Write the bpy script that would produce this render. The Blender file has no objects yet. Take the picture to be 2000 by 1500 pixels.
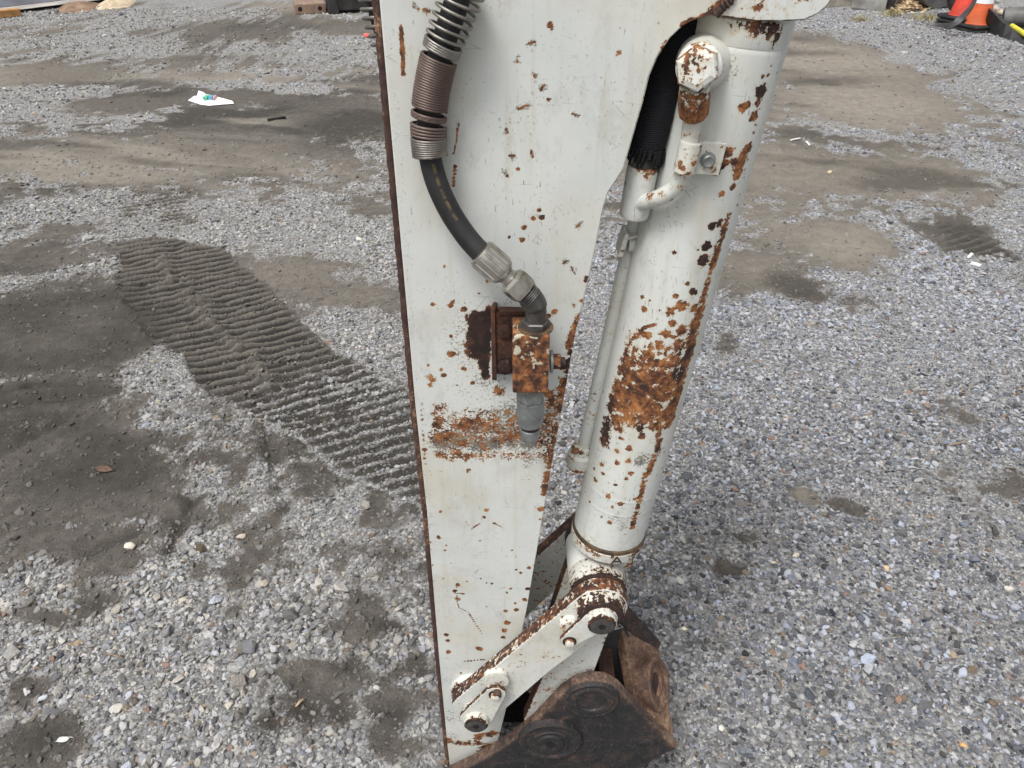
import bpy, bmesh, math, random
import numpy as np
from mathutils import Vector, Matrix

random.seed(7)
rng = np.random.default_rng(11)
SC = bpy.context.scene
COL = SC.collection
R = math.radians

# ------------------------------------------------------------------ camera, sky, sun, exposure
CAM_H, PITCH, FPX = 1.65, R(35), 1503.0          # eye height, pitch below the horizon, focal length in pixels of a 2000 px wide frame
cam_data = bpy.data.cameras.new("camera")
cam = bpy.data.objects.new("camera", cam_data)
COL.objects.link(cam)
cam.location = (0, 0, CAM_H)
cam.rotation_euler = (R(90) - PITCH, 0, 0)
cam_data.sensor_width = 36.0
cam_data.lens = 36.0 * FPX / 2000.0
cam_data.clip_start = 0.02
cam_data.clip_end = 600
SC.camera = cam

world = bpy.data.worlds.new("World")
SC.world = world
world.use_nodes = True
wt = world.node_tree
for n in list(wt.nodes):
    wt.nodes.remove(n)
SUN_EL, SUN_AZ = R(62), R(215)                    # azimuth clockwise from +Y: behind the camera, a little to its left
w_sky = wt.nodes.new("ShaderNodeTexSky")
w_sky.sky_type = 'NISHITA'
w_sky.sun_disc = False
w_sky.sun_elevation = SUN_EL
w_sky.sun_rotation = SUN_AZ
w_sky.air_density = 1.0
w_sky.dust_density = 6.0
w_sky.ozone_density = 1.0
w_hsv = wt.nodes.new("ShaderNodeHueSaturation")   # cloud cover takes most of the blue out of the sky
w_hsv.inputs["Saturation"].default_value = 0.12
w_bg = wt.nodes.new("ShaderNodeBackground")
w_bg.inputs["Strength"].default_value = 0.125
w_out = wt.nodes.new("ShaderNodeOutputWorld")
wt.links.new(w_sky.outputs[0], w_hsv.inputs["Color"])
wt.links.new(w_hsv.outputs[0], w_bg.inputs["Color"])
wt.links.new(w_bg.outputs[0], w_out.inputs["Surface"])

sun_data = bpy.data.lights.new("sun", 'SUN')
sun_data.energy = 1.75
sun_data.angle = R(16)
sun_data.color = (1.0, 0.97, 0.93)
sun = bpy.data.objects.new("sun", sun_data)
COL.objects.link(sun)
to_sun = Vector((math.sin(SUN_AZ) * math.cos(SUN_EL), math.cos(SUN_AZ) * math.cos(SUN_EL), math.sin(SUN_EL)))
sun.rotation_euler = to_sun.to_track_quat('Z', 'Y').to_euler()
sun.location = (0, 0, 8)

SC.view_settings.view_transform = 'Standard'
SC.view_settings.look = 'None'
SC.view_settings.gamma = 1.0
SC.view_settings.exposure = 0.36
SC.view_settings.use_curve_mapping = False
SC.cycles.use_denoising = True
SC.cycles.max_bounces = 6
SC.cycles.caustics_reflective = False
SC.cycles.caustics_refractive = False

# ------------------------------------------------------------------ measuring helpers: photo pixel -> point on a known plane of the place
_F = np.array([0, math.cos(PITCH), -math.sin(PITCH)])
_U = np.array([0, math.sin(PITCH), math.cos(PITCH)])
_R = np.array([1.0, 0, 0])
def ray(px, py):
    return _F + _R * (px - 1000) / FPX + _U * (750 - py) / FPX
def W(px, py, y):                                  # on the upright plane at depth y
    d = ray(px, py)
    return d * (y / d[1]) + np.array([0, 0, CAM_H])
def G(px, py, z=0.0):                              # on the ground
    d = ray(px, py)
    return d * ((z - CAM_H) / d[2]) + np.array([0, 0, CAM_H])

# ------------------------------------------------------------------ noise in numpy
def _hash(ix, iy, seed):
    h = (ix.astype(np.int64) * 374761393 + iy.astype(np.int64) * 668265263 + seed * 974711) & 0x7fffffff
    h = ((h ^ (h >> 13)) * 1274126177) & 0x7fffffff
    h = (h ^ (h >> 16)) & 0xffff
    return h / 65535.0
def vnoise(x, y, seed=0):
    ix, iy = np.floor(x), np.floor(y)
    fx, fy = x - ix, y - iy
    fx = fx * fx * (3 - 2 * fx); fy = fy * fy * (3 - 2 * fy)
    a, b = _hash(ix, iy, seed), _hash(ix + 1, iy, seed)
    c, d = _hash(ix, iy + 1, seed), _hash(ix + 1, iy + 1, seed)
    return (a * (1 - fx) + b * fx) * (1 - fy) + (c * (1 - fx) + d * fx) * fy
def fbm(x, y, octv=4, seed=0):
    s, a, t = 0.0, 0.5, 0.0
    for k in range(octv):
        s = s + a * vnoise(x * 2 ** k + 17.3 * k, y * 2 ** k - 9.1 * k, seed + k)
        t += a; a *= 0.5
    return s / t
def sstep(a, b, v):
    t = np.clip((v - a) / (b - a), 0, 1)
    return t * t * (3 - 2 * t)

# ------------------------------------------------------------------ node helpers
def new_mat(name):
    m = bpy.data.materials.new(name)
    m.use_nodes = True
    nt = m.node_tree
    for n in list(nt.nodes):
        nt.nodes.remove(n)
    out = nt.nodes.new("ShaderNodeOutputMaterial")
    b = nt.nodes.new("ShaderNodeBsdfPrincipled")
    nt.links.new(b.outputs[0], out.inputs[0])
    return m, nt, b
class N:
    def __init__(s, nt):
        s.nt = nt
        s.co = nt.nodes.new("ShaderNodeTexCoord").outputs["Object"]
    def lk(s, a, b):
        if isinstance(a, (int, float)):
            b.default_value = a
        elif isinstance(a, tuple):
            b.default_value = a if len(a) == len(b.default_value) else a + (1.0,)
        else:
            s.nt.links.new(a, b)
    def mapping(s, scale=(1, 1, 1), rot=(0, 0, 0), loc=(0, 0, 0)):
        m = s.nt.nodes.new("ShaderNodeMapping")
        m.inputs["Scale"].default_value = scale
        m.inputs["Rotation"].default_value = rot
        m.inputs["Location"].default_value = loc
        s.lk(s.co, m.inputs["Vector"])
        return m.outputs[0]
    def noise(s, scale, detail=4, rough=0.55, vec=None, dist=0.0, color=False):
        n = s.nt.nodes.new("ShaderNodeTexNoise")
        s.lk(s.co if vec is None else vec, n.inputs["Vector"])
        n.inputs["Scale"].default_value = scale
        n.inputs["Detail"].default_value = detail
        n.inputs["Roughness"].default_value = rough
        n.inputs["Distortion"].default_value = dist
        return n.outputs["Color" if color else "Fac"]
    def voronoi(s, scale, feature='F1', vec=None, out="Distance", rand=1.0):
        n = s.nt.nodes.new("ShaderNodeTexVoronoi")
        n.feature = feature
        s.lk(s.co if vec is None else vec, n.inputs["Vector"])
        n.inputs["Scale"].default_value = scale
        n.inputs["Randomness"].default_value = rand
        return n.outputs[out]
    def math(s, op, a, b=0.0, c=0.0, clamp=False):
        n = s.nt.nodes.new("ShaderNodeMath"); n.operation = op; n.use_clamp = clamp
        s.lk(a, n.inputs[0]); s.lk(b, n.inputs[1]); s.lk(c, n.inputs[2])
        return n.outputs[0]
    def step(s, v, a, b, lo=0.0, hi=1.0):
        n = s.nt.nodes.new("ShaderNodeMapRange"); n.interpolation_type = 'SMOOTHSTEP'
        s.lk(v, n.inputs["Value"]); s.lk(a, n.inputs["From Min"]); s.lk(b, n.inputs["From Max"])
        n.inputs["To Min"].default_value = lo; n.inputs["To Max"].default_value = hi
        return n.outputs[0]
    def mix(s, f, a, b, blend='MIX'):
        n = s.nt.nodes.new("ShaderNodeMix"); n.data_type = 'RGBA'; n.blend_type = blend
        s.lk(f, n.inputs[0]); s.lk(a, n.inputs[6]); s.lk(b, n.inputs[7])
        return n.outputs[2]
    def ramp(s, v, stops):
        n = s.nt.nodes.new("ShaderNodeValToRGB")
        e = n.color_ramp.elements
        while len(e) < len(stops):
            e.new(0.5)
        for k, (p, c) in enumerate(stops):
            e[k].position = p; e[k].color = tuple(c) + (1.0,)
        s.lk(v, n.inputs[0])
        return n.outputs[0]
    def attr(s, name, out="Fac", kind='GEOMETRY'):
        n = s.nt.nodes.new("ShaderNodeAttribute"); n.attribute_name = name; n.attribute_type = kind
        return n.outputs[out]
    def bump(s, h, strength, dist, normal=None):
        n = s.nt.nodes.new("ShaderNodeBump")
        s.lk(h, n.inputs["Height"])
        n.inputs["Strength"].default_value = strength
        n.inputs["Distance"].default_value = dist
        if normal is not None:
            s.lk(normal, n.inputs["Normal"])
        return n.outputs[0]

RUST_STOPS = [(0.28, (0.016, 0.008, 0.007)), (0.42, (0.052, 0.022, 0.014)), (0.50, (0.17, 0.062, 0.023)), (0.60, (0.36, 0.150, 0.048)), (0.80, (0.50, 0.28, 0.13))]
def mat_paint(name, base=(0.625, 0.640, 0.612), chips=1.0, scale=1.0):
    m, nt, b = new_mat(name); q = N(nt)
    a = q.attr("rust"); dk = q.attr("dark")
    n1 = q.noise(150 * scale, 4, 0.6)
    n2 = q.noise(42 * scale, 3, 0.55)
    n3 = q.noise(420 * scale, 2, 0.6)
    mixn = q.math('ADD', q.math('ADD', q.math('MULTIPLY', n1, 0.52), q.math('MULTIPLY', n2, 0.33)), q.math('MULTIPLY', n3, 0.15))
    mixn = q.math('ADD', mixn, q.math('MULTIPLY', q.math('MULTIPLY', q.math('SUBTRACT', q.noise(300 * scale, 2, 0.6, vec=q.mapping(loc=(2, 2, 2))), 0.5), q.attr('fine')), 0.75))
    t = q.math('SUBTRACT', 0.735 if chips else 0.9, q.math('MULTIPLY', a, 0.50))
    mask = q.step(q.math('SUBTRACT', mixn, t), -0.006, 0.008)
    halo = q.step(q.math('SUBTRACT', mixn, t), -0.085, 0.0)
    # paint: slightly mottled, chalky, with thin grey scuffs and faint runs
    blot = q.noise(7, 5, 0.6)
    pc = q.mix(q.step(blot, 0.35, 0.7), base, tuple(c * k for c, k in zip(base, (0.90, 0.915, 0.93))))
    runs = q.noise(1.0, 4, 0.6, vec=q.mapping((60, 60, 4)))
    pc = q.mix(q.step(runs, 0.52, 0.72, 0, 0.40), pc, (0.47, 0.45, 0.37))
    scv = q.voronoi(1.0, 'DISTANCE_TO_EDGE', vec=q.mapping((26, 26, 60), rot=(0.3, 0.9, 0.4)))
    scm = q.math('MULTIPLY', q.step(scv, 0.0, 0.02, 1, 0), q.step(q.noise(20, 3, 0.6), 0.56, 0.64))
    pc = q.mix(q.math('MULTIPLY', scm, 0.6), pc, (0.17, 0.17, 0.16))
    sc2 = q.noise(1.0, 2, 0.5, vec=q.mapping((420, 420, 70), rot=(0.0, 0.5, 0.0)))
    pc = q.mix(q.math('MULTIPLY', q.step(sc2, 0.66, 0.72), q.step(q.noise(9, 4, 0.6), 0.45, 0.60, 0, 0.75)), pc, (0.15, 0.145, 0.135))
    sc3 = q.noise(1.0, 2, 0.5, vec=q.mapping((420, 420, 70), rot=(0.0, -0.9, 0.0), loc=(3, 1, 2)))
    pc = q.mix(q.math('MULTIPLY', q.step(sc3, 0.66, 0.72), q.step(q.noise(8, 4, 0.6, vec=q.mapping(loc=(5, 2, 1))), 0.46, 0.62, 0, 0.75)), pc, (0.20, 0.17, 0.12))
    pc = q.mix(q.step(q.noise(5.5, 6, 0.62, vec=q.mapping(loc=(1, 7, 3))), 0.46, 0.70, 0, 0.50), pc, (0.50, 0.455, 0.35))
    pc = q.mix(q.step(q.noise(16, 6, 0.7, vec=q.mapping((1, 1, 0.6), loc=(4, 1, 8))), 0.54, 0.70, 0, 0.35), pc, (0.34, 0.335, 0.31))
    spk = q.math('MULTIPLY', q.step(q.noise(260, 2, 0.5), 0.66, 0.70), q.step(q.noise(13, 3, 0.6), 0.48, 0.62))
    pc = q.mix(q.math('MULTIPLY', spk, 0.7), pc, (0.16, 0.15, 0.14))
    dirt = q.attr("dirt")
    dm = q.math('MULTIPLY', q.step(q.math('ADD', q.math('ADD', q.math('MULTIPLY', q.noise(260, 3, 0.7), 0.75), q.math('MULTIPLY', q.noise(60, 4, 0.6), 0.25)), q.math('MULTIPLY', dirt, 0.34)), 0.60, 0.72), q.math('MINIMUM', q.math('MULTIPLY', dirt, 3.0), 0.85))
    pc = q.mix(q.math('MULTIPLY', halo, 0.52), pc, (0.46, 0.33, 0.17))
    pc = q.mix(dm, pc, q.ramp(q.noise(130, 3, 0.6), [(0.4, (0.030, 0.027, 0.024)), (0.6, (0.16, 0.125, 0.08))]))
    rn = q.math('SUBTRACT', q.math('ADD', q.math('MULTIPLY', q.noise(95, 6, 0.65), 0.75), q.math('MULTIPLY', q.noise(16, 3), 0.25)), q.math('MULTIPLY', dk, 0.22))
    rc = q.ramp(rn, RUST_STOPS)
    rim_ = q.math('MULTIPLY', q.step(q.math('SUBTRACT', mixn, t), 0.0, 0.024, 1, 0), 0.5)
    rc = q.mix(rim_, rc, (0.035, 0.018, 0.013))
    col = q.mix(mask, pc, rc)
    q.lk(col, b.inputs["Base Color"])
    q.lk(q.math('ADD', q.math('MULTIPLY', mask, 0.36), q.step(blot, 0.3, 0.7, 0.40, 0.52)), b.inputs["Roughness"])
    h = q.math('SUBTRACT', q.math('MULTIPLY', q.noise(300, 3, 0.6), q.math('ADD', q.math('MULTIPLY', mask, 0.9), 0.04)), q.math('MULTIPLY', mask, 0.8))
    nb = q.bump(h, 0.55, 0.0009)
    nb = q.bump(q.noise(11, 3, 0.5), 0.12, 0.004, nb)
    q.lk(nb, b.inputs["Normal"])
    return m

def mat_rust(name, stops, rough=0.75, scale=1.0, bump=0.6, metal=0.0):
    m, nt, b = new_mat(name); q = N(nt)
    n1 = q.noise(38 * scale, 8, 0.68, dist=0.4)
    n2 = q.noise(7 * scale, 4, 0.6)
    v = q.math('ADD', q.math('MULTIPLY', n1, 0.62), q.math('MULTIPLY', n2, 0.38))
    v = q.math('ADD', v, q.math('MULTIPLY', q.math('SUBTRACT', q.noise(210 * scale, 4, 0.7), 0.5), 0.42))
    v = q.math('ADD', v, q.math('MULTIPLY', q.attr("edge"), 0.15))
    c = q.ramp(v, stops)
    sc = q.noise(1.0, 3, 0.6, vec=q.mapping((260, 30, 90), rot=(0.4, 0.7, 0.2)))
    c = q.mix(q.step(sc, 0.58, 0.72, 0, 0.35), c, (0.20, 0.15, 0.12))
    q.lk(c, b.inputs["Base Color"])
    q.lk(q.step(n1, 0.3, 0.7, rough - 0.22, rough + 0.12), b.inputs["Roughness"])
    b.inputs["Metallic"].default_value = metal
    q.lk(q.bump(q.noise(130 * scale, 6, 0.7), bump, 0.0022, q.bump(n2, 0.3, 0.006)), b.inputs["Normal"])
    return m

def mat_plain(name, col, rough=0.6, metal=0.0, var=0.25, scale=40, bump=0.15, dirt=None, dirt_amt=0.4, bdist=0.002):
    m, nt, b = new_mat(name); q = N(nt)
    n = q.noise(scale, 5, 0.6)
    c = q.mix(q.step(n, 0.3, 0.7), tuple(x * (1 - var) for x in col), tuple(min(1, x * (1 + var)) for x in col))
    if dirt:
        d = q.math('MULTIPLY', q.step(q.noise(scale * 0.4, 6, 0.65), 0.45, 0.7), dirt_amt)
        c = q.mix(d, c, dirt)
    q.lk(c, b.inputs["Base Color"])
    q.lk(q.step(n, 0.25, 0.75, max(0.05, rough - 0.12), min(1, rough + 0.12)), b.inputs["Roughness"])
    b.inputs["Metallic"].default_value = metal
    q.lk(q.bump(q.noise(scale * 4, 4, 0.6), bump, bdist), b.inputs["Normal"])
    return m

M = {}
M['paint'] = mat_paint("chipped_white_paint")
M['rust_dark'] = mat_rust("worn_rusty_steel", [(0.34, (0.008, 0.009, 0.011)), (0.50, (0.018, 0.0175, 0.019)), (0.58, (0.042, 0.028, 0.024)), (0.67, (0.105, 0.062, 0.044)), (0.84, (0.30, 0.21, 0.15))])
M['rust_brown'] = mat_rust("brown_rusty_steel", [(0.32, (0.024, 0.014, 0.011)), (0.45, (0.065, 0.036, 0.026)), (0.54, (0.13, 0.074, 0.048)), (0.64, (0.26, 0.165, 0.105)), (0.80, (0.45, 0.35, 0.26))])
M['rust_deep'] = mat_rust("deep_brown_rust", [(0.34, (0.010, 0.006, 0.005)), (0.50, (0.028, 0.013, 0.010)), (0.62, (0.065, 0.026, 0.016)), (0.80, (0.16, 0.065, 0.03))], 0.8)
M['rust_edge'] = mat_rust("rusty_plate_edge", [(0.30, (0.018, 0.009, 0.008)), (0.46, (0.046, 0.020, 0.015)), (0.57, (0.080, 0.036, 0.024)), (0.64, (0.28, 0.17, 0.095)), (0.78, (0.42, 0.30, 0.2))], 0.75, 1.4)
M['rust_orange'] = mat_paint("rusted_through_orange_paint", (0.56, 0.52, 0.44), 1.0, 0.6)
M['zinc'] = mat_plain("zinc_plated_steel", (0.43, 0.41, 0.37), 0.33, 0.9, 0.18, 60, 0.1, (0.10, 0.085, 0.06), 0.35, 0.0006)
M['zinc_grey'] = mat_plain("dull_grey_zinc", (0.30, 0.32, 0.325), 0.50, 0.7, 0.18, 70, 0.25, (0.09, 0.075, 0.055), 0.5, 0.0006)
M['steel_dark'] = mat_plain("dark_oiled_steel", (0.12, 0.115, 0.11), 0.45, 0.75, 0.25, 80, 0.25, (0.05, 0.035, 0.025), 0.6, 0.0006)
M['spring'] = mat_plain("spring_wire", (0.27, 0.255, 0.23), 0.48, 0.8, 0.2, 50, 0.1, (0.09, 0.055, 0.04), 0.6, 0.0004)
M['spring_rust'] = mat_plain("browned_spring_wire", (0.155, 0.115, 0.10), 0.55, 0.55, 0.30, 22, 0.2, (0.085, 0.030, 0.022), 0.85, 0.0004)
M['rubber'] = mat_plain("black_rubber", (0.012, 0.012, 0.013), 0.62, 0, 0.3, 30, 0.2, (0.055, 0.05, 0.042), 0.30, 0.0006)
M['rubber_print'] = mat_plain("worn_hose_print", (0.075, 0.058, 0.02), 0.6, 0, 0.5, 260, 0.1, (0.02, 0.02, 0.02), 0.9, 0.0004)
M['black_hole'] = mat_plain("flat_black", (0.006, 0.005, 0.005), 0.5, 0, 0.2, 60, 0.2)  # near black, also paints the dark of holes and the coupler's void
M['grease_line'] = mat_plain("old_yellow_grease", (0.085, 0.055, 0.028), 0.5, 0, 0.5, 90, 0.3, (0.03, 0.02, 0.012), 0.8, 0.001)
def _sleeve():
    m, nt, b = new_mat("woven_black_sleeve"); q = N(nt)
    w = nt.nodes.new("ShaderNodeTexWave"); w.bands_direction = 'Z'; w.inputs["Scale"].default_value = 150; w.inputs["Distortion"].default_value = 1.2
    q.lk(q.co, w.inputs["Vector"])
    q.lk(q.mix(w.outputs["Fac"], (0.006, 0.007, 0.009), (0.016, 0.017, 0.020)), b.inputs["Base Color"])
    b.inputs["Roughness"].default_value = 0.9
    b.inputs["Specular IOR Level"].default_value = 0.25
    q.lk(q.bump(w.outputs["Fac"], 0.8, 0.001), b.inputs["Normal"])
    return m
M['sleeve'] = _sleeve()

# ------------------------------------------------------------------ mesh helpers
def tag(o, label=None, cat=None, group=None, kind=None):
    if label: o["label"] = label
    if cat: o["category"] = cat
    if group: o["group"] = group
    if kind: o["kind"] = kind
    return o
def empty(name, loc, label, cat, group=None):
    o = bpy.data.objects.new(name, None)
    o.location = loc
    o.empty_display_size = 0.1
    COL.objects.link(o)
    return tag(o, label, cat, group)
def mk(name, V, Fc, mat, parent=None, smooth=False, attrs=None, label=None, world_verts=True, sharp=None):
    me = bpy.data.meshes.new(name)
    me.from_pydata([tuple(map(float, v)) for v in V], [], [tuple(map(int, f)) for f in Fc])
    bm = bmesh.new(); bm.from_mesh(me)
    bmesh.ops.recalc_face_normals(bm, faces=bm.faces)
    bm.to_mesh(me); bm.free()
    if smooth:
        me.polygons.foreach_set("use_smooth", [True] * len(me.polygons))
        if sharp is not None:
            me.set_sharp_from_angle(angle=R(sharp))
    for k, vals in (attrs or {}).items():
        at = me.attributes.new(k, 'FLOAT', 'POINT')
        at.data.foreach_set("value", np.asarray(vals, dtype=np.float32))
    me.materials.append(mat)
    me.update()
    o = bpy.data.objects.new(name, me)
    COL.objects.link(o)
    if parent is not None:
        o.parent = parent
        if parent.type == 'EMPTY' and world_verts:
            o.matrix_parent_inverse = Matrix.LocRotScale(parent.location, parent.rotation_euler, None).inverted()
    if label:
        o["label"] = label
    return o
def frames(P):
    P = [np.asarray(p, float) for p in P]
    T = []
    for i in range(len(P)):
        t = P[min(i + 1, len(P) - 1)] - P[max(i - 1, 0)]
        T.append(t / np.linalg.norm(t))
    a = np.array([0, 0, 1.0]) if abs(T[0][2]) < 0.9 else np.array([0, 1.0, 0])
    u = np.cross(T[0], a); u /= np.linalg.norm(u)
    out = []
    for t in T:
        u = u - t * (u @ t); u /= np.linalg.norm(u)
        out.append((t, u, np.cross(t, u)))
    return P, out
def tube_geo(P, rad, n=16, caps=True):
    P, Fr = frames(P)
    rad = [rad] * len(P) if np.isscalar(rad) else rad
    V, Fc = [], []
    for p, (t, u, v), r in zip(P, Fr, rad):
        for k in range(n):
            a = 2 * math.pi * k / n
            V.append(p + r * (math.cos(a) * u + math.sin(a) * v))
    for i in range(len(P) - 1):
        for k in range(n):
            k2 = (k + 1) % n
            Fc.append((i * n + k, i * n + k2, (i + 1) * n + k2, (i + 1) * n + k))
    if caps:
        Fc.append(tuple(range(n))[::-1]); Fc.append(tuple(range((len(P) - 1) * n, len(P) * n)))
    return V, Fc
def tube(name, P, rad, mat, parent, n=16, label=None, attrs=None, caps=True):
    V, Fc = tube_geo(P, rad, n, caps)
    return mk(name, V, Fc, mat, parent, True, attrs, label, sharp=50)
def spline(P, k=8):
    P = [np.asarray(p, float) for p in P]
    P = [2 * P[0] - P[1]] + P + [2 * P[-1] - P[-2]]
    out = []
    for i in range(1, len(P) - 2):
        for j in range(k):
            t = j / k
            a, b, c, d = P[i - 1], P[i], P[i + 1], P[i + 2]
            out.append(0.5 * (2 * b + (c - a) * t + (2 * a - 5 * b + 4 * c - d) * t * t + (3 * b - a - 3 * c + d) * t ** 3))
    out.append(P[-2])
    return out
def lathe(name, o, d, prof, mat, parent, n=40, label=None, smooth=True, phase=0.0, close=True, jitter=0.0, dark=0.0):
    """prof: (distance along d, radius[, rust])"""
    o = np.asarray(o, float); d = np.asarray(d, float); d /= np.linalg.norm(d)
    a = np.array([0, 0, 1.0]) if abs(d[2]) < 0.9 else np.array([1.0, 0, 0])
    u = np.cross(d, a); u /= np.linalg.norm(u); v = np.cross(d, u)
    V, Fc, ru = [], [], []
    for pr in prof:
        s, r = pr[0], pr[1]; rs = pr[2] if len(pr) > 2 else 0.0
        for k in range(n):
            an = 2 * math.pi * k / n + phase
            rr = r * (1 + jitter * random.uniform(-1, 1))
            V.append(o + d * s + rr * (math.cos(an) * u + math.sin(an) * v)); ru.append(rs)
    m = len(prof)
    for i in range(m - 1):
        for k in range(n):
            k2 = (k + 1) % n
            Fc.append((i * n + k, i * n + k2, (i + 1) * n + k2, (i + 1) * n + k))
    if close:
        Fc.append(tuple(range(n))[::-1]); Fc.append(tuple(range((m - 1) * n, m * n)))
    return mk(name, V, Fc, mat, parent, smooth, {"rust": ru, "dark": [dark] * len(ru)}, label, sharp=32)
def prism(name, XZ, y0, y1, mat, parent, bev=0.002, rim=0.010, edge_rust=0.75, face_rust=0.08, label=None, seg=0.012, side_dark=0.4):
    """plate cut to an outline in x/z, front face at y0, back at y1; its edges carry the wear"""
    P = [np.asarray(p, float)[[0, -1]] for p in XZ]
    Q = []
    for i in range(len(P)):                      # even steps along the outline
        a, b = P[i], P[(i + 1) % len(P)]
        k = max(1, int(np.linalg.norm(b - a) / seg))
        Q += [a + (b - a) * j / k for j in range(k)]
    Q = np.array(Q); n = len(Q)
    area = 0.5 * np.sum(Q[:, 0] * np.roll(Q[:, 1], -1) - np.roll(Q[:, 0], -1) * Q[:, 1])
    if area < 0: Q = Q[::-1]
    tn = np.roll(Q, -1, 0) - np.roll(Q, 1, 0); tn /= np.linalg.norm(tn, axis=1)[:, None] + 1e-9
    nin = np.stack([-tn[:, 1], tn[:, 0]], 1)
    rings = [(Q + nin * rim, y0, face_rust, 0), (Q + nin * bev, y0, edge_rust * 0.45, 0.1), (Q, y0 + bev, edge_rust, side_dark),
             (Q, y1 - bev, edge_rust, side_dark), (Q + nin * bev, y1, edge_rust * 0.45, 0.1), (Q + nin * rim, y1, face_rust, 0)]
    V, Fc, ru, dk = [], [], [], []
    for q, y, rs, d in rings:
        for p in q:
            V.append((p[0], y, p[1])); ru.append(rs); dk.append(d)
    for i in range(5):
        for k in range(n):
            k2 = (k + 1) % n
            Fc.append((i * n + k, i * n + k2, (i + 1) * n + k2, (i + 1) * n + k))
    Fc.append(tuple(range(n))[::-1]); Fc.append(tuple(range(5 * n, 6 * n)))
    return mk(name, V, Fc, mat, parent, False, {"rust": ru, "dark": dk, "edge": [min(1, x * 1.3) for x in ru]}, label)
def capsule(a, b, ra, rb, n=20, waist=0.0):
    a, b = np.array(a, float), np.array(b, float)
    d = b - a; L = np.linalg.norm(d); d /= L
    ang = math.atan2(d[1], d[0]); out = []
    for k in range(n + 1):
        t = ang + math.pi / 2 + math.pi * k / n
        out.append(a + ra * np.array([math.cos(t), math.sin(t)]))
    if waist: out.append((a + b) / 2 + np.array([d[1], -d[0]]) * ((ra + rb) / 2 - waist))
    for k in range(n + 1):
        t = ang - math.pi / 2 + math.pi * k / n
        out.append(b + rb * np.array([math.cos(t), math.sin(t)]))
    return out
def box(name, lo, hi, mat, parent, bev=0.002, rot=None, label=None, rust=0.0, jitter=0.0, loc=None, segs=2):
    bm = bmesh.new()
    bmesh.ops.create_cube(bm, size=1.0)
    lo, hi = np.array(lo, float), np.array(hi, float)
    c, s = (lo + hi) / 2, hi - lo
    for v in bm.verts:
        v.co = Vector((v.co.x * s[0], v.co.y * s[1], v.co.z * s[2]))
        if jitter:
            v.co += Vector((random.uniform(-1, 1), random.uniform(-1, 1), random.uniform(-1, 1))) * jitter
    if bev:
        bmesh.ops.bevel(bm, geom=bm.edges[:], offset=bev, segments=segs, affect='EDGES', profile=0.6)
    if rot is not None:
        bmesh.ops.transform(bm, matrix=rot.to_4x4(), verts=bm.verts)
    bmesh.ops.translate(bm, vec=Vector(c), verts=bm.verts)
    V = [v.co[:] for v in bm.verts]; Fc = [[v.index for v in f.verts] for f in bm.faces]
    bm.verts.index_update()
    Fc = [[v.index for v in f.verts] for f in bm.faces]
    bm.free()
    return mk(name, V, Fc, mat, parent, False, {"rust": [rust] * len(V), "edge": [0.5] * len(V)}, label)
def spots_density(V, spots):
    """wear painted on as soft spots at surface points: spots = [(point, radius, amount)]"""
    V = np.asarray(V); d = np.zeros(len(V))
    for p, r, a in spots:
        sel = np.max(np.abs(V - p), axis=1) < 2.6 * r
        if sel.any():
            e = a * np.exp(-np.sum((V[sel] - p) ** 2, axis=1) / (r * r))
            d[sel] = np.maximum(d[sel], e) if a > 0 else d[sel] + e
    return d

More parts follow.
